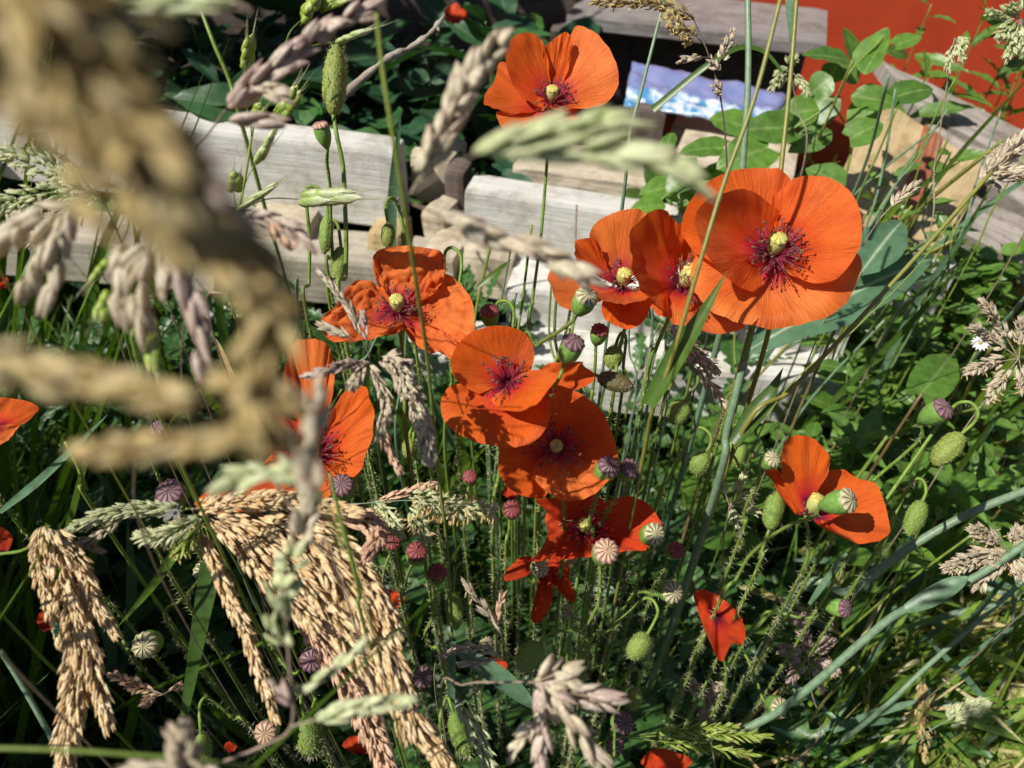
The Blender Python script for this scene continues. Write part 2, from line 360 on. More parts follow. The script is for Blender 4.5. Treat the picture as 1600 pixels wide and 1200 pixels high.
def simplemat(name, c1, c2, scale, rough, bump=0.3, dist=0.002):
    m, nt, N, L = nodes(name)
    geo = N.new('ShaderNodeNewGeometry')
    nz = nd(N, 'ShaderNodeTexNoise', Scale=scale, Detail=6.0, Roughness=0.65); L.new(geo.outputs['Position'], nz.inputs['Vector'])
    pb = nd(N, 'ShaderNodeBsdfPrincipled', Roughness=rough); L.new(ramp(N, L, nz.outputs['Fac'], [(0.3, c1), (0.7, c2)]), pb.inputs['Base Color'])
    bp = nd(N, 'ShaderNodeBump', Strength=bump, Distance=dist); L.new(nz.outputs['Fac'], bp.inputs['Height']); L.new(bp.outputs[0], pb.inputs['Normal'])
    out = N.new('ShaderNodeOutputMaterial'); L.new(pb.outputs[0], out.inputs[0]); return m
M['soil'] = simplemat('soil', (0.018, 0.013, 0.009), (0.075, 0.055, 0.036), 60, 0.95, 1.0, 0.01)
M['red'] = simplemat('red_paint', (0.50, 0.052, 0.018), (0.60, 0.075, 0.026), 9, 0.45, 0.15)
M['black'] = simplemat('black_fly', (0.008, 0.008, 0.009), (0.03, 0.03, 0.03), 900, 0.35)
M['emerald'] = simplemat('emerald_beetle', (0.0, 0.30, 0.16), (0.02, 0.5, 0.3), 900, 0.2)
M['emerald'].node_tree.nodes['Principled BSDF'].inputs['Metallic'].default_value = 0.7
M['wing'] = simplemat('clear_wing', (0.20, 0.20, 0.18), (0.32, 0.31, 0.28), 900, 0.25)
def printmat():
    m, nt, N, L = nodes('printed_film')
    cb = N.new('ShaderNodeCombineXYZ'); L.new(attr(N, 'a'), cb.inputs[0]); L.new(attr(N, 'b'), cb.inputs[1])
    n1 = nd(N, 'ShaderNodeTexNoise', Scale=4.0, Detail=4.0, Roughness=0.6); L.new(cb.outputs[0], n1.inputs['Vector'])
    n2 = nd(N, 'ShaderNodeTexNoise', Scale=9.0, Detail=3.0); L.new(cb.outputs[0], n2.inputs['Vector'])
    sk = mix(N, L, ramp(N, L, n2.outputs['Fac'], [(0.4, (0,)*3), (0.65, (1,)*3)]), (0.15, 0.18, 0.36), (0.21, 0.23, 0.42))
    low = mix(N, L, ramp(N, L, n2.outputs['Fac'], [(0.42, (0,)*3), (0.55, (1,)*3)]), (0.06, 0.22, 0.42), (0.55, 0.62, 0.72))
    g = nd(N, 'ShaderNodeMath', operation='MULTIPLY_ADD'); L.new(n1.outputs['Fac'], g.inputs[0]); g.inputs[1].default_value = 0.7; L.new(attr(N, 'b'), g.inputs[2])
    col = mix(N, L, ramp(N, L, g.outputs[0], [(0.52, (1,)*3), (0.60, (0,)*3)]), sk, low)
    pb = nd(N, 'ShaderNodeBsdfPrincipled', Roughness=0.25); L.new(col, pb.inputs['Base Color'])
    out = N.new('ShaderNodeOutputMaterial'); L.new(pb.outputs[0], out.inputs[0]); return m
M['print'] = printmat()
# ------------------------------------------------------------------ the setting
def build_ground():
    n = 120
    xs = np.sign(np.linspace(-1, 1, n))*np.abs(np.linspace(-1, 1, n))**2.2*30
    ys = np.sign(np.linspace(-1, 1, n))*np.abs(np.linspace(-1, 1, n))**2.2*30
    V = []
    for y in ys:
        for x in xs:
            z = 0.018*mnoise.noise(Vector((x*7, y*7, 0))) + 0.008*mnoise.noise(Vector((x*26, y*26, 3)))
            V.append((x, y+0.5, z-0.012))
    F = [(j*n+i, j*n+i+1, (j+1)*n+i+1, (j+1)*n+i) for j in range(n-1) for i in range(n-1)]
    mb = MB(); mb.add(V, F)
    o = link('ground', mb.mesh('ground', M['soil'])); o['kind'] = 'structure'
build_ground()

def beam_mesh(A, B, h, t, mat, seed=0, bev=0.004, lift=(0, 0, -1), wob=0.0012):
    A, B = Vector(A), Vector(B)
    X = (B-A).normalized(); dn = Vector(lift); dn = (dn-X*dn.dot(X)).normalized(); bk = X.cross(dn)
    if bk.y < 0: bk = -bk
    Lg = (B-A).length; n = max(4, int(Lg/0.02))
    prof = [(bev, 0), (t-bev, 0), (t, bev), (t, h-bev), (t-bev, h), (bev, h), (0, h-bev), (0, h*.66), (0, h*.33), (0, bev)]
    per = [0]; 
    for i in range(1, len(prof)): per.append(per[-1]+math.dist(prof[i], prof[i-1]))
    V = []; a = []; b = []
    rg = random.Random(seed)
    for i in range(n+1):
        s = i/n*Lg
        end = bev*0.6 if i in (0, n) else 0
        for k, (q, d) in enumerate(prof):
            w = wob*mnoise.noise(Vector((s*14+seed*9, k*1.7, seed)))
            cq = q + (end if q < t/2 else -end) + w; cd = d + (end if d < h/2 else -end) + w*1.2
            p = A + X*(s + (0.004*mnoise.noise(Vector((k*2.1, seed, 1))) if i in (0, n) else 0)) + bk*cq + dn*cd
            V.append(p); a.append(s); b.append(per[k])
    m = len(prof)
    F = [(i*m+k, i*m+(k+1) % m, (i+1)*m+(k+1) % m, (i+1)*m+k) for i in range(n) for k in range(m)]
    F += [tuple(range(m)), tuple(range(n*m+m-1, n*m-1, -1))]
    mb = MB(); mb.add(V, F, rg.random(), a, b)
    return mb.mesh('plank', mat, smooth=False)
def board(quad, thick, mat, seed=0, n=14, warp=0.002):
    """thick sheet whose upper face spans four traced corners (a b c d around)"""
    q = [np.array(p) for p in quad]
    nr = np.cross(q[1]-q[0], q[3]-q[0]); nr = unit(nr)
    if np.dot(nr, np.array([0, 0, CAMH])-q[0]) < 0: nr = -nr
    V = []; a = []; b = []
    L1 = np.linalg.norm(q[1]-q[0]); L2 = np.linalg.norm(q[3]-q[0])
    for side in (0, 1):
        for j in range(n+1):
            for i in range(n+1):
                u, v = i/n, j/n
                p = (q[0]*(1-u)+q[1]*u)*(1-v)+(q[3]*(1-u)+q[2]*u)*v
                p = p + nr*(warp*mnoise.noise(Vector((u*4+seed, v*4, seed))) - side*thick)
                V.append(p); a.append(u*L1); b.append(v*L2)
    k = (n+1)*(n+1)
    F = []
    for j in range(n):
        for i in range(n):
            o = j*(n+1)+i
            F.append((o, o+1, o+n+2, o+n+1)); F.append((k+o, k+o+n+1, k+o+n+2, k+o+1))
    rim = [i for i in range(n)]+[i*(n+1)+n for i in range(n)]+[n*(n+1)+n-i for i in range(n)]+[(n-i)*(n+1) for i in range(n)]
    for x in range(len(rim)):
        i, j = rim[x], rim[(x+1) % len(rim)]
        F.append((i, i+k, j+k, j))
    mb = MB(); mb.add(V, F, (seed*0.37) % 1, a, b)
    return mb.mesh('board', mat, smooth=False)

def build_timber():
    p = thing('timber_pallet', 'weathered grey timber pallet lying on its side behind the poppies', 'pallet', (0, 1.0, 0))
    spec = [((-60, 160, 1.10), (613, 240, 1.02), .118, .055, 'wood_grey'),
            ((726, 296, .99), (1500, 421, .90), .108, .050, 'wood_grey'),
            ((-60, 362, 1.12), (655, 420, 1.03), .075, .085, 'wood_mid'),
            ((790, 450, .985), (1333, 511, .915), .075, .075, 'wood_grey'),
            ((620, 552, .985), (1330, 598, .905), .080, .080, 'wood_grey')]
    for i, (a, b, h, t, m) in enumerate(spec):
        link('plank', beam_mesh(P(*a), P(*b), h, t, M[m], seed=i+1), p)
    blocks = [((655, 395, 1.03), (705, 405, 1.02), .06, .09, 'wood_cream'), ((722, 392, 1.02), (800, 404, 1.01), .075, .09, 'wood_cream'),
              ((380, 342, 1.075), (478, 352, 1.065), .035, .09, 'wood_cream'), ((570, 368, 1.05), (618, 374, 1.045), .05, .08, 'wood_tan'),
              ((640, 235, 1.10), (700, 250, 1.09), .08, .08, 'wood_cream'), ((655, 330, 1.07), (690, 336, 1.06), .09, .06, 'wood_cream')]
    for i, (a, b, h, t, m) in enumerate(blocks):
        link('block', beam_mesh(P(*a), P(*b), h, t, M[m], seed=i+20, bev=.006, wob=.003), p)
    link('gap_shade', beam_mesh(P(693, 268, 1.075), P(722, 272, 1.07), .30, .05, M['wood_shade_dark'], seed=31), p, label='dark upright slab standing in for shade in the gap between the two grey planks')  # dark slab fills the gap to imitate its shade
    # boards of the deck behind
    q = thing('deck_boards', 'pale brown broken boards and dark block behind the grey plank', 'boards', (0.2, 1.2, 0))
    for i, (a, b, h, t, m) in enumerate([((800, 258, 1.13), (1035, 292, 1.08), .03, .10, 'wood_cream'), ((985, 170, 1.22), (1040, 176, 1.21), .16, .07, 'wood_shade_dark'),
                                        ((1050, 196, 1.28), (1210, 226, 1.24), .07, .10, 'wood_cream'), ((1052, 245, 1.16), (1240, 280, 1.12), .04, .12, 'wood_cream'),
                                        ((860, 225, 1.25), (985, 240, 1.22), .10, .05, 'wood_shade_dark')]):
        link('plank', beam_mesh(P(*a), P(*b), h, t, M[m], seed=i+40, wob=.003), q)
    o = link('slate_board', beam_mesh(P(885, 22, 1.46), P(1292, 66, 1.36), .028, .20, M['wood_slate'], seed=51))
    tag(o, 'long slate grey board lying in front of the red panel', 'board')
    o = link('under_board_shade', beam_mesh(P(860, 44, 1.62), P(1260, 84, 1.54), .16, .05, M['wood_shade_dark'], seed=52))  # added dark slab in place of the slate board's shadow
    tag(o, 'dark slab standing in for the shade under the slate grey board', 'board')
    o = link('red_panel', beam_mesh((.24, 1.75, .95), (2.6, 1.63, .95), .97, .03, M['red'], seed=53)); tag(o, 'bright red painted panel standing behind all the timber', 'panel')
    o = link('shade_backing', beam_mesh((-2.4, 1.80, .95), (.23, 1.78, .95), .97, .03, M['wood_shade_dark'], seed=54)); tag(o, 'added dark sheet standing in for shaded gaps behind the dark leaved plants', 'backing')  # added dark sheet, so gaps between leaves look shaded
    # printed film
    n = 22; V = []; a = []; b = []; F = []
    c = [P(988, 98, 1.30), P(1232, 152, 1.22), P(1200, 200, 1.17), P(975, 168, 1.24)]
    for j in range(n+1):
        for i in range(n+1):
            u, v = i/n, j/n
            p = (c[0]*(1-u)+c[1]*u)*(1-v)+(c[3]*(1-u)+c[2]*u)*v
            p = p + Vector((0, 0, .010*mnoise.noise(Vector((u*5, v*4, 2)))+.004*mnoise.noise(Vector((u*14, v*9, 5)))))
            V.append(p); a.append(u); b.append(v*0.5)
    F = [(j*(n+1)+i, j*(n+1)+i+1, (j+1)*(n+1)+i+1, (j+1)*(n+1)+i) for j in range(n) for i in range(n)]
    mb = MB(); mb.add(V, F, 0, a, [0.5-x for x in b])
    o = link('printed_bag', mb.mesh('printed_bag', M['print'])); sm = o.modifiers.new('thick', 'SOLIDIFY'); sm.thickness = 0.004
    tag(o, 'crumpled blue and white printed plastic bag lying on the boards', 'bag')
    # tan board with a painted stripe, and old grey boards beyond it
    t = thing('striped_board', 'tan plywood board with a brick red painted stripe leaning among weeds', 'board', P(1400, 330, .92))
    qd = [P(1290, 330, .93), P(1372, 150, 1.06), P(1545, 265, 1.02), P(1470, 400, .91)]
    link('sheet', board(qd, .018, M['wood_tan'], 3), t)
    def lerp(i, j, s): return np.array(qd[i])*(1-s)+np.array(qd[j])*s
    st = [lerp(1, 2, .42), lerp(1, 2, .58), lerp(0, 3, .72), lerp(0, 3, .56)]
    nr = unit(np.cross(st[1]-st[0], st[3]-st[0])); nr = nr if np.dot(nr, np.array([0, 0, CAMH])-st[0]) > 0 else -nr
    link('painted_stripe', board([s+nr*.003 for s in st], .0035, M['stripe'], 3), t)
    for i, (qq, lab) in enumerate([([(1375, 92, 1.16), (1620, 215, 1.08), (1640, 275, 1.03), (1440, 178, 1.10)], 'cracked grey weathered board lying beyond the striped board'),
                                   ([(1445, 190, 1.09), (1650, 285, 1.02), (1650, 350, .98), (1490, 255, 1.05)], 'silvery grey weathered board touching the striped board'),
                                   ([(1490, 290, 1.0), (1650, 365, .96), (1650, 440, .92), (1480, 350, .97)], 'brownish old board end half buried in weeds beside the striped board')]):
        o = link('old_board', board([P(*x) for x in qq], .025, M['wood_old'], 5+i, warp=.004)); tag(o, lab, 'board', 'old boards beside the striped board')
    # bare twig
    mb = MB(); tube(mb, [P(535, 150, .62), P(600, 95, .62), P(640, 75, .63), P(672, 52, .63), P(693, 27, .64)], .0032, .0018, 8, 30, prof=lambda s: 1+.25*math.sin(s*23)+.2*math.sin(s*51))
    tube(mb, [P(683, 42, .635), P(686, 48, .63)], .002, .001, 6)
    tw = link('bare_twig', mb.mesh('twig', M['twig'])); tag(tw, 'bare grey bent twig sticking out behind the tall poppy bud', 'twig')
build_timber()
# ------------------------------------------------------------------ poppies
def petal(parent, C, edge, axis, alpha, d0, bulge=.14, ruff=.05, crink=.0, seed=0, mat='petal', off=0.0, curl=0.04, nt=46, nv=20, lim=.030, freq=7.0):
    """petal from its traced rim: the rim lies on the petal's own plane through the flower centre, tilted up by alpha from the flower's axis"""
    ax = np.array(c2w(axis)); ax = unit(ax)
    camp = np.array([0, 0, CAMH])
    C = np.array(C) + ax*off
    def hit(px, py, n):
        r = np.array(P(px, py, 1.0))-camp
        den = np.dot(r, n); d = np.dot(C-camp, n)/den if abs(den) > 1e-4 else d0
        d = min(max(d, d0-lim), d0+lim) if den < -0.05 else d0
        return camp+r*d
    rim = spline([(x, y, 0) for x, y in edge], nt)
    E0 = np.array([hit(x, y, ax) for x, y, _ in rim])
    rad = E0.mean(0)-C; rad = rad-ax*np.dot(rad, ax); rad = unit(rad)
    al = math.radians(alpha)
    n = unit(ax*math.cos(al)-rad*math.sin(al))
    E = np.array([hit(x, y, n) for x, y, _ in rim])
    R = float(np.linalg.norm(E-C, axis=1).mean())
    V = []; a = []; b = []
    for j in range(nv+1):
        v = j/nv
        for i in range(nt):
            t = i/(nt-1)
            w = 0.10*(1-v)**2                               # a narrow claw at the base
            p = C+(E[i]-C)*(v+0*w)
            f = -bulge*R*4*v*(1-v)*0.8
            f += (ruff*1.25+.008)*R*v**2*(1.4*mnoise.noise(Vector((t*freq+seed*7.3, v*1.3, seed*1.9)))+.8*mnoise.noise(Vector((t*freq*2.7, v*2.2, seed*3.1+8))))
            f -= curl*R*max(0, (v-.78)/.22)**2
            if crink:
                f += crink*R*v*(mnoise.noise(Vector((t*9+seed, v*6, seed+.5)))+.7*mnoise.noise(Vector((t*21, v*13, seed+4)))+.35*abs(mnoise.noise(Vector((t*38, v*26, seed+9)))))
            f += .017*R*v*mnoise.noise(Vector((t*30+seed, v*3, 2.2)))+.010*R*v*abs(mnoise.noise(Vector((t*13+seed*2, v*5, 6.2))))
            e = .012*R*v**6*mnoise.noise(Vector((t*26+seed*5, 0, seed)))+.008*R*v**6*mnoise.noise(Vector((t*60+seed*5, 0, seed)))
            p = p+n*f+unit(E[i]-C)*e
            V.append(p); a.append(v); b.append(t*min(1.6, arclen(E)/(1.6*R)))
    F = [(j*nt+i, j*nt+i+1, (j+1)*nt+i+1, (j+1)*nt+i) for j in range(nv) for i in range(nt-1)]
    mb = MB(); mb.add(V, F, (seed*.173) % 1, a, b)
    return link('petal', mb.mesh('petal', M[mat]), parent)

def capsule_body(ribs=10):
    prof = [(0, .16), (.03, .24), (.08, .34), (.16, .50), (.28, .70), (.42, .87), (.56, .97), (.68, 1.0), (.80, .99), (.88, .93), (.93, .80)]
    n = 30; V = []; F = []
    for z, r in prof:
        for k in range(n):
            th = k/n*6.28318; q = r*(1+.022*math.cos(th*ribs)*min(1, z*3))
            V.append((q*math.cos(th), q*math.sin(th), z))
    for j in range(len(prof)-1):
        for k in range(n): F.append((j*n+k, j*n+(k+1) % n, (j+1)*n+(k+1) % n, (j+1)*n+k))
    F.append(tuple(range(n-1, -1, -1)))
    return V, F, [v[2] for v in V]
def capsule_disc(lobes=11):
    per = 8; n = lobes*per; V = []; F = []; a = []; b = []
    rings = [0.0, .10, .3, .5, .7, .86, .97, 1.0]
    for rr in rings:
        for k in range(n):
            th = k/n*6.28318; ph = (k % per)/per
            lob = .5+.5*math.cos(ph*6.28318)              # 1 on the ray
            R = rr*1.06*(1-.09*(1-lob)*rr)
            ridge = max(0, 1-abs(((ph+.5) % 1)-.5)/.19)
            z = .985+.085*(1-rr*rr)+.028*ridge*min(1, rr*4)*(1-.25*rr)
            if rr > .95: z -= .035+(.02 if rr == 1.0 else 0)
            V.append((R*math.cos(th), R*math.sin(th), z)); a.append(min(1, ridge*1.6) if rr > .08 else .8); b.append(rr)
    m = len(rings)
    for j in range(m-1):
        for k in range(n): F.append((j*n+k, j*n+(k+1) % n, (j+1)*n+(k+1) % n, (j+1)*n+k))
    # underside
    o = len(V)
    for k in range(n):
        th = k/n*6.28318; V.append((.7*math.cos(th), .7*math.sin(th), .905)); a.append(.3); b.append(1)
    for k in range(n): F.append(((m-1)*n+k, (m-1)*n+(k+1) % n, o+(k+1) % n, o+k))
    return V, F, a, b
def tmpl(name, geo, mats):
    mb = MB(); V, F = geo[0], geo[1]; a = geo[2] if len(geo) > 2 else None; b = geo[3] if len(geo) > 3 else None
    mb.add(V, F, 0, a, b); return mb.mesh(name, mats)
BODY = {k: tmpl('capsule_body', capsule_body(), M[k]) for k in ('pod', 'pod_young')}
DISC = {(k, l): tmpl('capsule_disc', capsule_disc(l), M['cap_'+k]) for k in ('pale', 'purple', 'red', 'pink', 'young') for l in (9, 11, 12)}

def stem_parts(parent, pts, r, hairy=True, seed=0, mat='stem_hairy', per_m=1000, hl=.0034, visible=None):
    mb = MB(); A = tube(mb, pts, r*.92, r*1.1, 8, n=max(14, 8*len(pts)))
    link('stem', mb.mesh('stem', M[mat]), parent)
    if hairy:
        hb = MB(); hairs(hb, A, r, per_m, hl, .00013, seed); 
        if hb.n: link('hairs', hb.mesh('hairs', M['hair']), parent, kind='stuff')
    return A

def flower(label, c, d, axis, petals, stem=None, pod=True, pod_px=30, stamen_px=58, seed=0, dens=70, name='poppy', stamd=1.0, podmat='pod_young', podaxis=None, kw=None):
    C = P(c[0], c[1], d); ax = c2w(axis).normalized()
    s = d/FPX
    st = stem or [(c[0]-3, c[1]+40), (c[0]-12, c[1]+130)]
    pts = [C-ax*.004] + [P(x[0], x[1], (x[2] if len(x) > 2 else d+.02+.015*i)) for i, x in enumerate(st)]
    pts = to_ground(pts, dx=0.0, dy=.05)
    t = thing(name, label, 'flower', (pts[-1].x, pts[-1].y, 0))
    for i, pt in enumerate(petals):
        k = dict(seed=seed*10+i+1); k.update(kw or {}); 
        edge, alpha = pt[0], pt[1]
        if len(pt) > 2: k.update(pt[2])
        petal(t, C, edge, axis, alpha, d, **k)
    pax = c2w(podaxis).normalized() if podaxis else c2w((axis[0]*.5, .56, .82)).normalized()
    if pod:
        r = pod_px*.43*s; h = pod_px*1.3*s
        B = basis(C-ax*.001, pax, seed, r, r, h)
        b = link('seed_pod', BODY[podmat], t, B)
        link('stigma_disc', DISC[('young', 9)], b, B @ Matrix.Translation((0, 0, -.02)) @ Matrix.Diagonal((1.0, 1.0, 1, 1)))
    if dens:
        rg = np.random.default_rng(seed+3); mb = MB(); axn = np.array(ax)
        x = unit(np.cross(axn, [.2, .9, .3])); y = np.cross(axn, x)
        L0 = stamen_px*s
        for i in range(dens):
            th = rg.random()*6.283; el = math.radians(rg.uniform(22, 72)); L = L0*rg.uniform(.62, 1.05)
            rd = x*math.cos(th)+y*math.sin(th)
            p0 = np.array(C)+rd*.0022
            p2 = p0+(rd*math.cos(el)+axn*math.sin(el))*L
            p1 = (p0+p2)/2+axn*L*.08-rd*L*.05+rg.normal(0, L*.03, 3)
            tube(mb, [p0, p1, p2], .00024, .00016, 3, 5, rg.random(), 0)
            dd = unit(rg.normal(0, 1, 3)+rd); al = .0010*rg.uniform(.8, 1.25)
            tube(mb, np.array([p2-dd*al, p2-dd*al*.5, p2+dd*al*.5, p2+dd*al]),   .00037, .00037, 5, r=rg.random(), m=1, prof=lambda q: .35+.9*math.sin(math.pi*q), resample=False)
        link('stamens', mb.mesh('stamens', [M['filament'], M['anther']]), t, kind='stuff')
    stem_parts(t, pts, .0011, True, seed)
    return t

flower('largest poppy, wide open and lit, orange red with pale green pod and crimson stamens', (1207, 398), .38, (0, .30, .95), [
    ([(1140, 425), (1100, 402), (1075, 375), (1068, 340), (1083, 308), (1112, 280), (1150, 264), (1195, 261), (1228, 270), (1244, 300), (1240, 340)], 14, dict(off=-.003, ruff=.04)),
    ([(1098, 380), (1083, 410), (1083, 440), (1098, 468), (1128, 490), (1165, 501), (1210, 507), (1258, 500), (1300, 487), (1330, 464), (1346, 430), (1349, 392), (1330, 372)], 4, dict(off=-.004, ruff=.06, mat='petal_pale', curl=.10)),
    ([(1222, 330), (1192, 306), (1165, 295), (1138, 300), (1110, 312), (1093, 340), (1098, 380), (1118, 415), (1150, 442), (1185, 458), (1208, 456), (1204, 432)], 46, dict(off=0, ruff=.04)),
    ([(1214, 345), (1206, 312), (1222, 294), (1243, 277), (1276, 272), (1310, 281), (1335, 305), (1347, 345), (1344, 382), (1326, 416), (1304, 436), (1270, 441), (1232, 428)], 26, dict(off=.0005, ruff=.05))],
    stem=[(1190, 440, .405), (1172, 520, .425), (1155, 580, .44)], pod_px=32, stamen_px=50, seed=1, dens=110)

flower('half closed poppy with dark shaded inside, squeezed against the largest poppy', (1068, 448), .40, (.42, .42, .80), [
    ([(1062, 352), (1068, 348), (1080, 370), (1095, 398), (1108, 425), (1100, 450)], 45, dict(off=-.002)),
    ([(1040, 460), (1044, 492), (1075, 507), (1115, 517), (1150, 515), (1168, 506), (1150, 480), (1110, 445), (1090, 430)], 6, dict(off=-.003, mat='petal_pale', ruff=.08)),
    ([(1050, 500), (1028, 482), (1008, 455), (993, 420), (990, 385), (994, 355), (1012, 334), (1036, 327), (1054, 338), (1066, 365), (1074, 400)], 42, dict(off=0, ruff=.07)),
    ([(1020, 455), (1014, 468), (1030, 490), (1058, 494), (1085, 478), (1088, 462)], 40, dict(off=.001))],
    stem=[(1048, 490, .42), (1025, 545, .44), (1008, 605, .455)], pod_px=34, stamen_px=46, seed=2, dens=70)

flower('poppy with a narrow pale lower petal, beside the green capsule, over the lower grey plank', (972, 446), .425, (.05, .42, .90), [
    ([(936, 430), (924, 395), (922, 365), (938, 344), (966, 331), (1000, 327), (1016, 350), (1008, 390), (998, 425)], 40, dict(off=-.002, mat='petal_pale')),
    ([(938, 430), (912, 418), (899, 398), (900, 380), (915, 372), (932, 378), (945, 405)], 35, dict(off=-.001, ruff=.09)),
    ([(935, 470), (905, 484), (885, 480), (867, 462), (857, 437), (863, 419), (884, 414), (912, 428), (940, 442)], 10, dict(off=-.003, mat='petal_pale')),
    ([(944, 462), (940, 482), (948, 500), (966, 509), (986, 513), (1005, 502), (1017, 478), (1014, 458), (1000, 450)], 4, dict(off=-.002)),
    ([(905, 440), (925, 458), (955, 468), (985, 470), (1010, 464), (1018, 452), (1005, 442)], 52, dict(off=.001, ruff=.03))],
    stem=[(978, 500, .45), (965, 560, .46), (955, 640, .47)], pod_px=26, stamen_px=36, seed=3, dens=60)

flower('poppy standing highest, before the dark leaves, with its lower edge behind pale grass', (862, 160), .50, (.05, .50, .86), [
    ([(846, 95), (852, 74), (868, 58), (886, 50), (894, 70), (888, 110)], 48, dict(off=-.003)),
    ([(838, 150), (810, 120), (792, 95), (780, 96), (774, 122), (757, 150), (764, 166), (790, 174), (822, 172)], 12, dict(off=-.002)),
    ([(818, 172), (785, 172), (775, 178), (785, 200), (803, 213), (830, 208), (872, 192), (905, 182), (898, 166)], 4, dict(off=-.003, mat='petal_pale')),
    ([(866, 118), (878, 82), (892, 46), (904, 38), (924, 46), (948, 70), (965, 106), (962, 138), (942, 160), (908, 168), (878, 172)], 36, dict(off=0, mat='petal_pale', ruff=.05)),
    ([(842, 168), (812, 148), (795, 115), (791, 80), (802, 58), (820, 51), (838, 54), (852, 72), (858, 100), (862, 125)], 44, dict(off=.001)),
    ([(850, 172), (836, 168), (826, 152), (822, 140), (840, 148), (860, 168), (886, 176), (906, 172), (896, 164)], 50, dict(off=.002, ruff=.03, bulge=.05))],
    stem=[(855, 250, .515), (845, 370, .53), (832, 470, .545), (826, 530, .55)], pod_px=22, stamen_px=34, seed=4, dens=60)

flower('crinkled pale orange poppy with paper like wrinkled petals, in front of the timber blocks', (622, 486), .40, (.06, .38, .92), [
    ([(604, 462), (586, 438), (582, 408), (594, 390), (630, 384), (664, 387), (690, 394), (694, 428), (684, 452), (664, 472)], 30, dict(off=-.002, crink=.16)),
    ([(668, 462), (690, 428), (715, 438), (734, 462), (742, 495), (738, 525), (724, 548), (706, 558), (684, 548), (654, 530), (638, 512)], 10, dict(off=-.001, crink=.13)),
    ([(628, 505), (640, 530), (662, 544), (690, 552), (708, 560), (716, 542), (700, 518), (668, 505), (645, 498)], 12, dict(off=.0005, crink=.14)),
    ([(612, 468), (590, 445), (566, 434), (545, 446), (527, 472), (506, 488), (502, 512), (520, 531), (560, 533), (598, 526), (630, 512), (642, 494)], 16, dict(off=.001, crink=.17))],
    stem=[(628, 545, .42), (632, 620, .435), (640, 720, .45)], pod_px=26, stamen_px=40, seed=5, dens=55, kw=dict(mat='petal_pale', ruff=.10, nt=64, nv=30))

flower('poppy with rounded folded petals, above the round open poppy, in the middle of the clump', (793, 600), .385, (-.05, .40, .90), [
    ([(828, 588), (856, 568), (885, 568), (908, 562), (912, 571), (930, 586), (922, 600), (888, 610), (852, 618), (830, 612)], 12, dict(off=-.003)),
    ([(748, 616), (722, 602), (706, 580), (706, 558), (718, 536), (742, 517), (775, 509), (806, 513), (827, 528), (836, 552), (830, 578), (812, 594)], 36, dict(off=-.001, ruff=.03)),
    ([(752, 600), (715, 596), (692, 608), (688, 632), (698, 656), (722, 676), (754, 689), (790, 693), (826, 688), (850, 670), (861, 640), (858, 612), (836, 600)], 10, dict(off=-.0005, ruff=.045, bulge=.2, curl=.12)),
    ([(776, 612), (768, 626), (784, 640), (812, 641), (838, 628), (858, 606), (868, 585), (850, 577), (822, 578), (800, 592)], 46, dict(off=.002, ruff=.05, bulge=.06))],
    stem=[(790, 660, .41), (780, 740, .43), (770, 830, .45)], pod=False, stamen_px=44, seed=6, dens=60)

flower('round open poppy half in shade with black anthers, above the red shaded poppy', (868, 698), .415, (.02, .28, .96), [
    ([(846, 672), (812, 684), (786, 694), (779, 715), (782, 742), (800, 766), (838, 779), (856, 770), (866, 730)], 8, dict(off=-.003)),
    ([(828, 690), (836, 655), (858, 622), (888, 609), (918, 622), (942, 652), (938, 690), (910, 705)], 16, dict(off=-.002, ruff=.04)),
    ([(880, 665), (908, 628), (932, 632), (952, 665), (964, 702), (965, 732), (946, 750), (916, 758), (890, 730)], 10, dict(off=-.001, ruff=.05)),
    ([(848, 708), (832, 730), (838, 752), (862, 772), (885, 781), (912, 778), (938, 764), (955, 746), (940, 722), (905, 708)], 12, dict(off=.0008, ruff=.12, mat='petal_pale', crink=.07))],
    stem=[(875, 760, .44), (880, 850, .46)], pod_px=24, stamen_px=48, seed=7, dens=90, podaxis=(0, .15, .98))

flower('deep red shaded poppy with a pointed petal, below the round open poppy', (912, 828), .45, (.0, .62, .78), [
    ([(868, 812), (850, 795), (838, 782), (864, 778), (900, 778), (928, 772), (944, 786), (936, 812)], 40, dict(off=-.002)),
    ([(930, 800), (950, 780), (984, 775), (1010, 784), (1032, 815), (1033, 838), (1020, 852), (985, 858), (945, 848)], 18, dict(off=-.001)),
    ([(888, 806), (862, 798), (852, 806), (856, 832), (846, 856), (833, 876), (868, 872), (908, 869), (935, 852)], 8, dict(off=0)),
    ([(880, 866), (906, 868), (940, 866), (975, 860), (1010, 857), (990, 842), (950, 836)], 14, dict(off=.001))],
    stem=[(905, 880, .47), (895, 960, .50)], pod_px=24, stamen_px=40, seed=8, dens=50, kw=dict(mat='petal_red'))

flower('poppy with two standing petals and a visible pod, beside the glaucous grass stems', (1264, 800), .42, (.18, .62, .76), [
    ([(1240, 800), (1222, 775), (1205, 745), (1190, 728), (1196, 720), (1215, 730), (1235, 760)], 20, dict(off=-.003)),
    ([(1272, 785), (1268, 758), (1288, 738), (1310, 733), (1328, 735), (1342, 748), (1370, 758), (1383, 785), (1391, 820), (1386, 838), (1365, 846), (1335, 845), (1308, 834), (1288, 812)], 12, dict(off=-.001, ruff=.06)),
    ([(1244, 805), (1232, 775), (1222, 735), (1224, 700), (1238, 684), (1256, 681), (1275, 688), (1292, 706), (1299, 722), (1294, 742), (1280, 765), (1272, 790)], 50, dict(off=0, ruff=.05))],
    stem=[(1262, 850, .44), (1240, 920, .46)], pod_px=28, stamen_px=14, seed=9, dens=14, podmat='pod_young', podaxis=(.25, .75, .6))

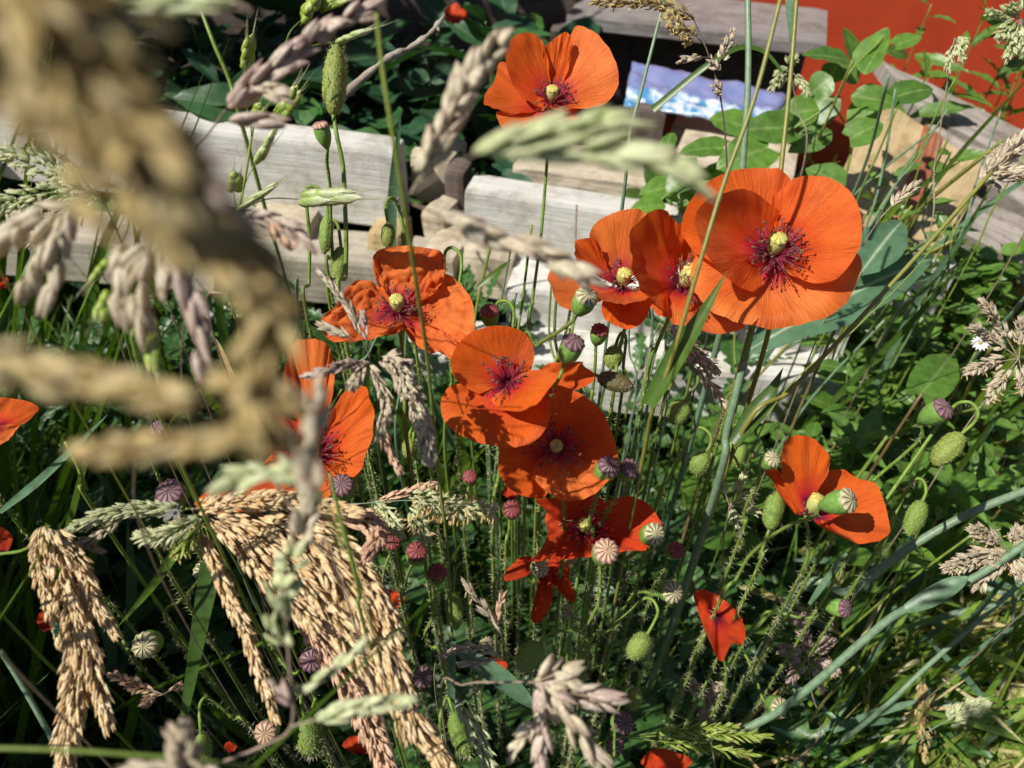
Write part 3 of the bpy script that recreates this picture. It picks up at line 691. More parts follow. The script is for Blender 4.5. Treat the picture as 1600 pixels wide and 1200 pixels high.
flower('small drooping red poppy shaped like a cup, low beside the pale capsule', (1118, 962), .475, (-.15, .75, .64), [
    ([(1098, 975), (1088, 948), (1084, 928), (1098, 921), (1120, 930), (1142, 946), (1160, 966), (1156, 982)], 38, dict(off=-.001)),
    ([(1092, 938), (1096, 968), (1104, 990), (1112, 1008), (1122, 1027), (1132, 1029), (1142, 1008), (1156, 1005), (1164, 988), (1160, 968), (1140, 962)], 22, dict(off=.001, ruff=.06))],
    stem=[(1125, 1010, .50), (1130, 1080, .54)], pod=False, dens=0, seed=10, kw=dict(mat='petal_red'))

flower('poppy with tall standing petals partly hidden by blurred grass heads', (490, 712), .42, (.05, .45, .88), [
    ([(450, 640), (442, 600), (448, 560), (456, 538), (480, 530), (506, 534), (518, 556), (522, 600), (512, 650)], 34, dict(off=-.003, mat='petal_pale')),
    ([(440, 690), (405, 725), (350, 750), (302, 782), (330, 798), (390, 798), (450, 790), (505, 780), (530, 760)], 4, dict(off=-.002)),
    ([(470, 660), (440, 648), (408, 640), (393, 655), (412, 690), (436, 722), (466, 742)], 24, dict(off=-.001, mat='petal_red')),
    ([(500, 690), (516, 650), (540, 612), (562, 602), (578, 612), (584, 645), (576, 690), (562, 728), (546, 747), (520, 752), (500, 738)], 30, dict(off=.001, ruff=.09))],
    stem=[(500, 790, .44), (505, 880, .46)], pod_px=30, stamen_px=56, seed=11, dens=80)

flower('half seen poppy under the level blurred tan grass branch', (-12, 668), .42, (.1, .5, .85), [
    ([(-40, 640), (-20, 622), (15, 622), (50, 630), (58, 640), (40, 660), (10, 668)], 30, dict(off=-.001)),
    ([(-30, 700), (0, 694), (20, 680), (34, 655), (28, 642), (0, 640)], 10, dict(off=0, mat='petal_pale', crink=.08))],
    stem=[(-15, 760, .44)], pod=False, dens=0, seed=12)

flower('wilted poppy with torn hanging red petals below the deep red poppy', (846, 886), .49, (-.1, .6, .78), [
    ([(838, 872), (815, 870), (792, 890), (788, 906), (806, 906), (828, 896), (846, 892)], 5, dict(off=0)),
    ([(842, 892), (850, 915), (852, 935), (834, 952), (830, 968), (842, 970), (858, 950), (864, 925), (862, 895)], 0, dict(off=0, bulge=.02, ruff=.12)),
    ([(852, 876), (872, 872), (889, 884), (886, 906), (872, 900), (858, 892)], 8, dict(off=-.002)),
    ([(868, 890), (886, 900), (897, 925), (895, 942), (882, 932), (872, 908)], 6, dict(off=-.003, mat='petal_red'))],
    stem=[(850, 960, .52)], pod=False, dens=0, seed=13, kw=dict(mat='petal_red'))

def loose_petal(label, edge, c, d, axis, seed, mat='petal_red'):
    t = thing('fallen_petal', label, 'petal', P(c[0], c[1], d), 'fallen poppy petals')
    petal(t, P(c[0], c[1], d), edge, axis, 5, d, seed=seed, mat=mat, ruff=.15, crink=.1, bulge=.2, nt=24, nv=10)
    t.location = P(c[0], c[1], d)
for i, (c, w, h, d, lab) in enumerate([((605, 938), 30, 18, .52, 'crumpled red fallen petal caught below two dark capsules'), ((70, 972), 14, 16, .45, 'small red fallen petal beside the green beetle'),
        ((4, 845), 16, 22, .5, 'red fallen petal above the hanging golden head with the beetle'), ((1042, 1192), 40, 22, .58, 'red fallen petal under green grass panicle'),
        ((775, 1042), 18, 16, .5, 'dark red fallen petal beside the yellowish hairy bud'), ((360, 1168), 10, 9, .55, 'tiny red fallen petal in the dark grass'),
        ((560, 1165), 26, 16, .5, 'dark red fallen petal behind the pinkish golden head'), ((2, 440), 12, 12, .6, 'red fallen petal among whitish hanging spikelets'),
        ((800, 770), 16, 12, .5, 'red fallen petal next to a small dark red capsule'), ((712, 22), 18, 14, 1.2, 'red fallen petal high among the dark leaves')]):
    x, y = c
    loose_petal(lab, [(x-w*.6, y+h*.6), (x-w, y-h*.1), (x-w*.5, y-h), (x+w*.3, y-h*.8), (x+w, y-h*.2), (x+w*.7, y+h*.5)], (x, y+h), d, (RNG.uniform(-.3, .3), .55, .8), 200+i)

# ------------------------------------------------------------------ seed capsules
def capsule(label, cap, dia, base, d, kind, stem, hair=True, lob=11, lenf=1.45, young=False, sr=.0010):
    s = d/FPX
    dx, dy = cap[0]-base[0], -(cap[1]-base[1])
    L = max(dia*lenf, math.hypot(dx, dy)*1.05)
    dz = math.sqrt(max(0.02, L*L-dx*dx-dy*dy))
    ax = c2w((dx, dy, dz)).normalized()
    r = dia*.5*s*.97; h = L*s
    top = P(cap[0], cap[1], d); bp = top-ax*h
    pts = [bp+ax*h*.03]
    for i, x in enumerate(stem): pts.append(P(x[0], x[1], x[2] if len(x) > 2 else d+.012+.012*i+dz*s*.6))
    pts = to_ground(pts, 0, .05)
    t = thing('seed_capsule', label, 'seed capsule', (pts[-1].x, pts[-1].y, 0), 'poppy seed capsules on hairy stalks')
    B = basis(bp, ax, RNG.random()*6, r, r, h)
    b = link('capsule_body', BODY['pod'], t, B)
    link('capsule_disc', DISC[(kind, lob)], b, B)
    stem_parts(t, pts, sr, hair, int(cap[0]*7+cap[1]), per_m=1000)
    return t
capsule('pale capsule with dark rays touching the upright petal of the two petal poppy', (1208, 716), 28, (1199, 733), .40, 'pale', [(1184, 755), (1168, 785), (1160, 815), (1153, 850)])
capsule('big capsule with grey rayed disc tilted over the orange petal beside the visible pod', (1328, 781), 40, (1298, 799), .385, 'pale', [(1270, 808), (1235, 820), (1200, 842), (1170, 870), (1150, 905), (1120, 950)])
capsule('bright green capsule with purplish disc on a hairy stalk near the arching bud', (1476, 637), 37, (1458, 662), .42, 'purple', [(1440, 682), (1410, 712), (1368, 748), (1320, 800)])
capsule('green capsule with grey rays in front of the poppy with the narrow lower petal', (918, 462), 38, (904, 488), .37, 'pale', [(893, 503, .375), (870, 520, .385), (840, 540, .40), (815, 575, .42)])
capsule('capsule with purple disc growing up between two petals of the rounded poppy', (897, 533), 38, (884, 568), .36, 'purple', [(874, 590, .37), (862, 612, .385), (850, 650, .42)])
capsule('small capsule with rusty red disc in front of the lower grey plank', (938, 514), 28, (934, 538), .44, 'red', [(930, 570), (926, 610), (920, 660)])
capsule('brown red capsule standing above the rounded poppy', (765, 484), 30, (765, 508), .43, 'red', [(765, 530), (762, 590)], lenf=1.3)
capsule('tall purple capsule over the round poppy edge, with a twin beside it', (953, 727), 38, (941, 754), .40, 'purple', [(933, 775), (924, 800), (920, 830), (925, 860)], lob=12)
capsule('darker purple capsule, the smaller twin beside the tall purple one', (986, 731), 34, (975, 752), .41, 'purple', [(962, 775), (948, 803), (934, 830), (930, 870)])
capsule('pinkish capsule with many pale rays on a bristly stalk below the deep red poppy', (948, 860), 42, (942, 886), .40, 'pink', [(938, 908), (936, 940), (924, 965), (914, 985), (905, 1020)], lob=12)
capsule('pale capsule with black rays at the end of the deep red petal', (1024, 834), 36, (1012, 848), .42, 'pale', [(1000, 858), (975, 875), (940, 905)])
capsule('dark red capsule on a short stalk beside the pale capsule with black rays', (1058, 859), 28, (1049, 874), .45, 'red', [(1038, 892), (1028, 910), (1015, 935)])
capsule('pale flat capsule with black rays above the bent bud', (1053, 926), 36, (1040, 932), .46, 'pale', [(1030, 930), (1005, 925), (985, 935), (960, 990)])
capsule('small purplish capsule on a sideways bristly stalk over the grass', (1322, 951), 29, (1303, 958), .50, 'purple', [(1280, 962), (1250, 965), (1215, 958), (1180, 975)], lenf=1.5)
capsule('cream capsule with brown rays low in the grass by a glaucous stem', (1219, 1105), 30, (1212, 1112), .55, 'pale', [(1203, 1108), (1190, 1088), (1180, 1060), (1150, 1020)])
capsule('cream capsule with dark rays alone in deep shade below the golden heads', (225, 1009), 42, (221, 1018), .45, 'pale', [(205, 1016), (192, 1000), (182, 975), (175, 945)])
capsule('capsule with purple star disc beside the pinkish golden head', (487, 1031), 40, (478, 1046), .46, 'purple', [(462, 1052), (445, 1040), (432, 1022), (420, 1000)], lob=12)
capsule('pink capsule with yellow wedges below a golden tip', (414, 1146), 37, (412, 1156), .42, 'pink', [(410, 1165), (400, 1180), (390, 1215)])
capsule('capsule with dark disc half behind a hanging golden head', (317, 893), 32, (311, 902), .47, 'pale', [(303, 915), (292, 930), (280, 940), (265, 980)])
capsule('large dark capsule with a black fly beneath it', (264, 768), 46, (262, 794), .40, 'purple', [(262, 805), (262, 840), (255, 880)], lenf=1.2)
capsule('purple disc capsule touching the standing orange petal above the golden head', (533, 757), 40, (531, 786), .39, 'purple', [(530, 800), (528, 850)], lob=12)
capsule('green capsule with dark red disc under the pale green flowering grass', (652, 861), 34, (641, 886), .44, 'red', [(636, 900), (633, 920), (630, 950)])
capsule('reddish disc capsule on a bristly bent stalk beside the long green stem', (683, 893), 31, (682, 917), .45, 'red', [(679, 935), (676, 965), (664, 990), (672, 1010), (692, 1032)])
capsule('small dark capsule below the cream anthers of the pale green grass', (613, 846), 28, (609, 862), .46, 'red', [(604, 880), (598, 905), (594, 940)])
capsule('little red capsule before deep shade between long stem and round poppy', (734, 744), 24, (733, 760), .46, 'red', [(726, 775), (710, 790), (690, 806), (670, 850)])
capsule('dark red capsule under the round open poppy', (800, 795), 30, (797, 810), .46, 'red', [(795, 830), (790, 880)])
capsule('dark rayed capsule between torn hanging red petals', (844, 887), 30, (838, 902), .47, 'pale', [(834, 922), (838, 955), (850, 985)])
capsule('dark purple capsule behind the long drooping golden head', (661, 1058), 34, (648, 1072), .48, 'purple', [(640, 1085), (635, 1120)])
capsule('purple capsule at the tip of the blurred purplish grass head', (976, 1130), 34, (966, 1146), .48, 'purple', [(960, 1160), (955, 1200)])
capsule('dim purple capsule below the one at the blurred grass tip', (962, 1166), 30, (955, 1180), .52, 'purple', [(950, 1195), (945, 1230)])
capsule('purplish green capsule glimpsed between two blurred grass heads', (246, 668), 30, (250, 690), .42, 'purple', [(252, 710), (255, 760)])
capsule('small pinkish capsule before the grey plank, beside the tall upright bud', (500, 194), 26, (506, 226), .40, 'pink', [(511, 255), (516, 295), (517, 350), (521, 430), (520, 500)], lenf=1.6)
capsule('small pale capsule in shade under the hanging torn petals', (892, 958), 26, (888, 966), .53, 'pale', [(885, 980), (880, 1010)])
capsule('tiny dark capsule behind the pointed petal of the deep red poppy', (893, 872), 20, (891, 880), .52, 'pale', [(889, 895), (885, 930)])
capsule('small green capsule beside the cream spikelets near the glaucous sheath', (760, 1004), 22, (757, 1012), .52, 'pale', [(755, 1025), (750, 1060)])

# ------------------------------------------------------------------ buds
def bud_geo():
    prof = [(0, .16), (.04, .42), (.12, .68), (.25, .90), (.42, 1.0), (.6, .97), (.76, .82), (.88, .58), (.96, .30), (1.0, .06)]
    n = 28; V = []; F = []
    for z, r in prof:
        for k in range(n):
            th = k/n*6.28318; seam = 1-.10*max(0, 1-abs(math.sin(th))/.16)*min(1, z*4)
            q = r*seam*(1+.02*math.sin(th*9+z*17))
            V.append((q*math.cos(th), q*math.sin(th), z))
    for j in range(len(prof)-1):
        for k in range(n): F.append((j*n+k, j*n+(k+1) % n, (j+1)*n+(k+1) % n, (j+1)*n+k))
    F.append(tuple(range(n-1, -1, -1))); F.append(tuple(range((len(prof)-1)*n, len(prof)*n)))
    a = [0.0]*len(V); rg = random.Random(3); zs = [q[0] for q in prof]; rs = [q[1] for q in prof]
    for _ in range(130):
        z = rg.uniform(.05, .95); th = rg.random()*6.283; r = float(np.interp(z, zs, rs))*.97; o = len(V); w = rg.uniform(.05, .08)
        for k in range(5):
            ph = k/5*6.283; t2 = th+math.cos(ph)*w/max(.3, r); V.append((r*math.cos(t2), r*math.sin(t2), z+math.sin(ph)*w*.4)); a.append(0.0)
        V.append(((r+.11)*math.cos(th), (r+.11)*math.sin(th), z+.01)); a.append(1.0)
        F += [(o+k, o+(k+1) % 5, o+5) for k in range(5)]
    return V, F, a
BUD = {k: tmpl('bud_body', bud_geo(), M[k]) for k in ('bud', 'bud_brown')}
def bud_bristles(n=210, seed=4):
    rg = np.random.default_rng(seed); mb = MB()
    for _ in range(n):
        z = rg.uniform(.05, .96); th = rg.random()*6.283; r = math.sin(math.pi*min(1, max(.02, z*.86+.07)))**.7
        p = np.array([r*math.cos(th), r*math.sin(th), z]); d = unit(np.array([math.cos(th), math.sin(th), (z-.45)*1.2])+rg.normal(0, .15, 3))
        d = d*np.array([1, 1, .38]); s = np.array([-math.sin(th), math.cos(th), 0])*.030
        l = rg.uniform(.18, .40)
        mb.add([p-s, p+s, p+d*l], [(0, 1, 2)], rg.random())
    return mb.mesh('bristles', M['hair'])
BRI = [bud_bristles(210, 4), bud_bristles(260, 9)]
def bud(label, a, b, w, d, stem, mat='bud', sr=.0010, d2=None, group='hairy poppy buds'):
    A = P(a[0], a[1], d); Bp = P(b[0], b[1], d2 if d2 else d+.002)
    s = d/FPX; ax = (Bp-A); h = ax.length; r = w*.5*s
    pts = [A+ax*.03] + [P(x[0], x[1], x[2] if len(x) > 2 else d+.004*i) for i, x in enumerate(stem)]
    pts = to_ground(pts, 0, .05)
    t = thing('poppy_bud', label, 'flower bud', (pts[-1].x, pts[-1].y, 0), group)
    Mx = basis(A, ax, RNG.random()*6, r, r*.85, h)
    b0 = link('bud_body', BUD[mat], t, Mx)
    link('bristles', BRI[RNG.randrange(2)], b0, Mx, kind='stuff')
    stem_parts(t, pts, sr, True, int(a[0]*3+a[1]), per_m=1000, hl=.0036)
bud('tall upright green bud on a straight stalk before the dark leaves', (520, 180), (527, 68), 43, .39, [(527, 215), (536, 260), (539, 320), (541, 380), (540, 430), (538, 520)], sr=.0012)
bud('nodding bud hanging from a tight hook at the end of the grey plank', (607, 348), (605, 388), 26, .43, [(603, 330), (604, 316), (612, 309), (621, 318), (628, 345), (633, 378), (636, 430)])
bud('slim green bud hanging behind two upright stalks before the timber', (512, 335), (507, 398), 25, .44, [(510, 318), (502, 298), (488, 291), (477, 300), (480, 330), (484, 380), (483, 440), (485, 520)])
bud('green bud behind the bristly stalk of the tall upright bud', (533, 385), (527, 438), 27, .45, [(531, 370), (528, 352), (522, 345), (516, 352), (518, 400), (520, 470)])
bud('dark shaded bud hanging before the lower grey plank', (962, 540), (955, 578), 35, .46, [(966, 528), (972, 520), (978, 530), (974, 570), (968, 640)])
bud('flat brown bud husk lying level behind the red petal', (934, 588), (990, 606), 32, .39, [(929, 586, .39), (915, 592, .40), (905, 640, .44)], mat='bud_brown', d2=.385)
bud('dark bud below a pale looping stalk among the stems', (1070, 626), (1050, 662), 36, .46, [(1080, 612), (1090, 598), (1088, 580), (1074, 570), (1058, 580), (1045, 610), (1030, 660)])
bud('pale green ribbed bud hanging from a bent stalk in the shade', (1103, 706), (1084, 742), 32, .46, [(1110, 695), (1110, 680), (1098, 669), (1084, 672), (1070, 700), (1045, 750), (1022, 800)])
bud('upright rough green bud behind the two petal poppy', (1202, 828), (1216, 762), 36, .43, [(1197, 842), (1188, 868), (1178, 900)])
bud('hairy bud hanging from the high arching stalk beside the bright green capsule', (1503, 677), (1458, 727), 40, .42, [(1522, 660), (1528, 644), (1518, 630), (1500, 629), (1484, 642), (1455, 680), (1420, 730), (1385, 780), (1350, 830)])
bud('dark bud hanging from a short hook beside the two petal poppy', (1442, 782), (1418, 838), 32, .45, [(1447, 768), (1443, 752), (1432, 748), (1420, 760), (1400, 800), (1370, 860)])
bud('dark green round bud hanging over the narrow poppy leaf', (1012, 990), (985, 1030), 40, .45, [(1022, 972), (1028, 955), (1020, 938), (1005, 936), (985, 955), (950, 985), (915, 1020)])
bud('tiny pale bud hanging above the purple capsule in shade', (995, 1075), (985, 1110), 26, .50, [(1000, 1060), (996, 1046), (986, 1048), (970, 1066), (950, 1090)])
bud('fat yellowish green bud half in shade among small leaves', (842, 1004), (812, 1048), 40, .44, [(852, 995), (868, 986), (885, 986), (905, 985), (915, 1000), (918, 1030)])
bud('yellow green bristly bud behind the cream spikelets at the glaucous sheath', (708, 1112), (735, 1182), 40, .43, [(704, 1100), (700, 1090), (694, 1100), (690, 1150)])
bud('smooth bud hanging from a hairy hook in deep shade at the grass edge', (314, 1146), (320, 1196), 30, .44, [(312, 1120), (313, 1100), (322, 1090), (338, 1100), (365, 1122), (395, 1140)])
bud('round dark bristly bud below the grey branching stem', (476, 1120), (492, 1182), 50, .44, [(472, 1108), (470, 1092), (474, 1080), (484, 1076), (492, 1090), (495, 1150)])
bud('pale bristly bud behind the long green stem', (708, 925), (712, 985), 28, .47, [(710, 905), (712, 890), (720, 880), (727, 895), (730, 950)])
bud('dark bristly bud beside the standing orange petal', (551, 712), (547, 756), 36, .43, [(552, 700), (557, 692), (563, 700), (562, 760)])
bud('olive bud glimpsed above the little red capsule in deep shade', (640, 685), (638, 715), 24, .5, [(641, 675), (646, 668), (650, 676), (650, 720)])
bud('small dim bud on a crook beside the cream bent grass ear', (1160, 690), (1150, 730), 26, .50, [(1163, 680), (1160, 668), (1150, 664), (1142, 676), (1130, 740)])
bud('pale hooked bud behind the crinkled poppy', (718, 440), (716, 478), 22, .44, [(721, 415), (718, 396), (706, 387), (696, 394), (694, 420), (697, 480)])
bud('slender hooked bud beside the brown red capsule', (801, 512), (800, 545), 20, .44, [(803, 495), (800, 478), (789, 470), (777, 474), (774, 492), (776, 540)])
# ------------------------------------------------------------------ grass spikelets
def scale_geo(sides=6, w=.5, rings=(0, .12, .35, .6, .82, 1.0)):
    V = []; F = []; a = []
    for z in rings:
        r = w*max(.02, math.sin(math.pi*min(1, (z*.97+.02)**.72)))
        for k in range(sides):
            th = k/sides*6.28318; V.append((r*math.cos(th), r*.55*math.sin(th), z)); a.append(z)
    for j in range(len(rings)-1):
        for k in range(sides): F.append((j*sides+k, j*sides+(k+1) % sides, (j+1)*sides+(k+1) % sides, (j+1)*sides+k))
    return np.array(V), F, np.array(a)
SC0 = scale_geo(6); SC1 = scale_geo(5, .5, (0, .14, .38, .68, 1.0))
def spikelet_geo(k, seed, tilt=16, awn=0.0, base=SC0, lw=.62, ll=.55, awnr=.012):
    """k overlapping scales in two ranks along Z, total length 1, width about 1"""
    rg = np.random.default_rng(seed); mb = MB(); aw = MB()
    for i in range(k):
        s = -1 if i % 2 else 1
        z0 = (i/k)*(1-ll)*1.05; L = ll*rg.uniform(.88, 1.1)
        tl = math.radians(tilt*(1-.5*i/k)*rg.uniform(.7, 1.3))*s
        R = Matrix.Rotation(tl*.55, 4, 'Y') @ Matrix.Rotation(rg.normal(0, .12), 4, 'X')
        Mx = Matrix.Translation((s*.10, rg.normal(0, .04), z0)) @ R @ Matrix.Diagonal((lw, lw*1.1, L, 1))
        V = inst(base[0], Mx); mb.add(V, base[1], rg.random()*.35, a=base[2])
        if awn:
            tip = np.array(Mx @ Vector((0, 0, .96))); d = np.array((R @ Vector((s*.12*rg.random(), rg.normal(0, .1), 1))))
            tube(mb, [tip, tip+d*awn*.5, tip+d*awn*rg.uniform(.8, 1.2)], awnr, awnr*.3, 3, 4, rg.random(), m=1)
    return mb
SPK = {}
def spk(mat, var, kind):
    key = (mat, var, kind)
    if key not in SPK:
        if kind == 'brome': me = spikelet_geo(11, var+50, 22, .50, lw=.62, ll=.42, awnr=.022).mesh('spikelet', [M[mat], M['awn']])
        elif kind == 'oat': me = spikelet_geo(3, var+20, 22, 0, lw=.85, ll=.8).mesh('spikelet', [M[mat]])
        else: me = spikelet_geo(5, var+1, 24, 0, lw=.75, ll=.62).mesh('spikelet', [M[mat]])
        SPK[key] = me
    return SPK[key]
SMALL = [spikelet_geo(3, s, 30, 0, SC1, .72, .80) for s in range(4)]
SMALLG = [(np.vstack(m.v), m.f, np.concatenate(m.a)) for m in SMALL]

def head(label, stem, branches, mat='gold', stem_w=5, stem_mat='culm', name='grass_panicle', group=None, ground=True, seed=0, cat='grass head', hairy=False):
    rg = np.random.default_rng(seed+100)
    sp = path(stem)
    if ground: sp = to_ground(sp, 0, .04)
    t = thing(name, label, cat, (sp[-1].x, sp[-1].y, 0 if ground else sp[-1].z), group)
    d0 = stem[0][2]; r = stem_w*.5*d0/FPX
    mb = MB(); tube(mb, sp, r*.8, r*1.15, 7, n=max(14, 8*len(sp))); link('stem', mb.mesh('stem', M[stem_mat]), t)
    for bi, b in enumerate(branches):
        pts = path(b['p']); A = spline(pts, 40); T, N, B = frame(A)
        db = b['p'][0][2]; s = db/FPX
        bmat = b.get('mat', mat); big = b.get('big', False)
        tb = MB(); rr = b.get('bw', 2.2)*.5*s
        tube(tb, A, rr, rr*.5, 5, resample=False)
        bo = link('branch', tb.mesh('branch', M[b.get('bmat', stem_mat)]), t)
        n = b['n']; L = b['L']*s; W = b['W']*s; hw = b.get('hw', 6)*s; ang = b.get('ang', 24)
        mbs = MB(); th = rg.random()*6
        for i in range(n):
            q = (i+.5*rg.random())/n; q = b.get('from', .04)+q*(1-b.get('from', .04)); k = min(38, int(q*39)); f = q*39-k
            p = A[k]*(1-f)+A[min(39, k+1)]*f
            th += 2.4+rg.normal(0, .3)
            rad = N[k]*math.cos(th)+B[k]*math.sin(th)
            tap = b.get('tap', lambda q: .35+.65*math.sin(math.pi*min(1, .25+q*.7)))(q)
            off = hw*tap*math.sqrt(rg.random())
            an = math.radians(ang*rg.uniform(.5, 1.3))*(1 if q < .93 else .3)
            dr = T[k]*math.cos(an)+rad*math.sin(an)
            sag = b.get('sag', 0)
            dr = unit(dr+np.array([0, 0, -sag])*rg.random())
            l = L*rg.uniform(.75, 1.2)*(1-.25*q); w = W*rg.uniform(.8, 1.2)
            Mx = basis(p+rad*off-dr*l*.25, dr, rg.random()*6.28, w, w, l)
            if big:
                link('spikelet', spk(bmat, int(rg.integers(3)), b.get('kind', 'plain')), t, Mx)
            else:
                g = SMALLG[int(rg.integers(4))]
                mbs.add(inst(g[0], Mx), g[1], rg.random(), a=g[2])
            if b.get('anth') and rg.random() < b['anth']:
                pp = p+rad*(off+w*.4)+dr*l*.3
                dd = unit(rad+np.array([0, 0, -.8])+rg.normal(0, .3, 3)); al = b.get('al', 7)*s
                tube(mbs, [pp, pp+dd*al*.5, pp+dd*al], al*.13, al*.16, 4, 3, rg.random(), m=1)
        if not big:
            link('spikelets', mbs.mesh('spikelets', [M[bmat], M['anther_yellow']]), t, kind='stuff')
    return t

# --- golden drooping heads, sharp, lower part of the picture
G = 'golden drooping grass heads'
head('golden grass head hanging straight down with two tips, green beetle on it', [(78, 822, .345), (40, 858, .35), (-10, 868, .36), (-60, 890, .38)],
     [dict(p=[(72, 818, .34), (95, 870, .335), (112, 940, .33), (122, 1010, .325), (116, 1080, .32), (106, 1150, .315), (102, 1215, .31)], n=304, L=32, W=9.5, hw=22, ang=22),
      dict(p=[(88, 830, .34), (125, 880, .335), (150, 940, .33), (182, 992, .325)], n=101, L=24, W=7.7, hw=12, ang=20),
      dict(p=[(112, 940, .33), (138, 1000, .325), (152, 1070, .32), (170, 1138, .315)], n=116, L=26, W=8.2, hw=13, ang=18),
      dict(p=[(65, 822, .34), (62, 870, .335), (75, 930, .33), (100, 1010, .33)], n=130, L=24, W=7.7, hw=14, ang=22)], 'gold', 6, 'culm', group=G, seed=1)
head('pale yellow green grass head lying level towards the large dark capsule', [(290, 795, .36), (330, 800, .37), (380, 840, .40)],
     [dict(p=[(290, 797, .36), (220, 795, .355), (160, 806, .35), (108, 828, .345)], n=159, L=22, W=6.9, hw=11, ang=20, mat='palegreen'),
      dict(p=[(200, 800, .355), (150, 838, .35), (128, 850, .35), (160, 862, .35)], n=52, L=20, W=6.0, hw=7, ang=24, mat='cream')], 'palegreen', 5, 'culm', group=G, seed=2)
gp = []
def gb(pts, n, hw, L=28, W=10.5, mat='gold', d=.345, d1=.315, ang=16):
    n = int(n*1.45); W *= .84; L += 2
    k = len(pts); gp.append(dict(p=[(x, y, d+(d1-d)*i/(k-1)) for i, (x, y) in enumerate(pts)], n=n, L=L, W=W, hw=hw, ang=ang, mat=mat))
gb([(305, 795), (370, 783), (430, 780), (490, 788), (560, 800)], 130, 13)
gb([(320, 800), (400, 838), (460, 890), (510, 950), (560, 1015), (615, 1085), (670, 1155), (705, 1215)], 270, 22, 32, 11.5, d1=.30)
gb([(330, 810), (385, 855), (425, 905), (465, 950), (495, 985)], 120, 20)
gb([(360, 800), (440, 822), (505, 865), (555, 930), (595, 1005), (622, 1075), (640, 1150)], 270, 26, 32, 11.5, d1=.305)
gb([(420, 790), (500, 825), (555, 880), (595, 940), (620, 1000)], 140, 20)
gb([(440, 785), (520, 800), (575, 815), (590, 840), (575, 868)], 110, 15, mat='gold_pink')
gb([(470, 840), (530, 900), (570, 970), (600, 1040), (615, 1100)], 140, 18, 26, 10)
gb([(310, 830), (335, 880), (360, 935), (385, 990), (405, 1050), (432, 1125)], 130, 11, 24, 10)
gb([(455, 930), (495, 985), (530, 1040), (560, 1090), (585, 1150), (610, 1215)], 230, 24, 24, 9, 'gold_pink', .36, .34, 24)
gb([(590, 925), (605, 945), (615, 968), (625, 998)], 40, 8, 20, 8)
head('thick golden cluster of grass branches spreading and drooping from one node', [(300, 795, .35), (330, 812, .36), (400, 900, .40), (430, 1000, .44)], gp, 'gold', 5, 'culm_dry', group=G, seed=3)
head('green feathery young grass tuft at the node of the golden cluster', [(310, 815, .345), (330, 830, .36), (380, 900, .41)],
     [dict(p=[(315, 812, .34), (280, 826, .335), (250, 838, .335), (216, 838, .335)], n=130, L=26, W=5, hw=15, ang=36, mat='palegreen', anth=.25, sag=.5),
      dict(p=[(318, 818, .34), (300, 840, .335), (285, 858, .335), (275, 866, .335)], n=60, L=24, W=5, hw=12, ang=40, mat='brome', anth=.3, sag=.5)], 'palegreen', 4, 'culm', group=None, seed=4)
head('pale green flowering grass with hanging cream anthers beside the long green stem', [(500, 788, .39), (450, 792, .40), (400, 830, .42), (380, 900, .45)],
     [dict(p=[(500, 788, .39), (560, 787, .39), (640, 782, .385), (700, 792, .38), (770, 798, .38)], n=150, L=20, W=6, hw=20, ang=34, mat='palegreen', anth=.9, al=11, sag=.8, **{'from': .52}),
      dict(p=[(585, 790, .39), (605, 800, .385), (618, 818, .38), (628, 836, .38)], n=44, L=20, W=7, hw=9, ang=20, mat='palegreen', anth=.5, al=9, sag=.4),
      dict(p=[(640, 800, .385), (655, 820, .38), (668, 845, .38)], n=46, L=20, W=6, hw=11, ang=26, mat='palegreen', anth=.8, al=10, sag=.5),
      dict(p=[(590, 785, .395), (630, 770, .395), (680, 755, .395)], n=26, L=24, W=8, hw=5, ang=14, mat='gold_pink')], 'palegreen', 4, 'culm_blue', seed=5)
# --- head in front of the crinkled poppy
head('branching dry grass head with hanging cream and purple spikelets before the crinkled poppy', [(578, 572, .33), (590, 640, .35), (600, 760, .40)],
     [dict(p=[(598, 560, .33), (622, 575, .325), (645, 620, .32), (665, 680, .315), (672, 722, .315)], n=150, L=22, W=8.5, hw=15, ang=24, mat='cream'),
      dict(p=[(600, 560, .335), (630, 570, .33), (640, 600, .33)], n=50, L=18, W=8, hw=14, ang=30, mat='purplish'),
      dict(p=[(578, 572, .33), (598, 610, .325), (602, 650, .32), (594, 685, .32)], n=40, L=26, W=8, hw=9, ang=20, mat='cream', sag=.4),
      dict(p=[(578, 572, .33), (545, 568, .325), (510, 580, .32), (478, 588, .32)], n=44, L=22, W=8, hw=6, ang=18, mat='purplish'),
      dict(p=[(570, 570, .33), (558, 590, .325), (550, 606, .325)], n=22, L=24, W=8, hw=8, ang=22, mat='cream', sag=.5),
      dict(p=[(578, 560, .33), (562, 520, .335), (545, 480, .335), (500, 425, .335)], n=26, L=26, W=8, hw=4, ang=18, mat='cream', **{'from': .35}),
      dict(p=[(555, 535, .335), (530, 520, .335), (500, 508, .335)], n=12, L=28, W=9, hw=4, ang=20, mat='cream', **{'from': .3}),
      dict(p=[(576, 545, .33), (572, 515, .33), (566, 490, .33)], n=8, L=22, W=8, hw=4, ang=20, mat='purplish', **{'from': .3}),
      dict(p=[(592, 650, .33), (602, 690, .33), (625, 735, .33)], n=34, L=22, W=8, hw=8, ang=18, mat='gold_pink')], 'cream', 2.6, 'culm_brown', seed=6)
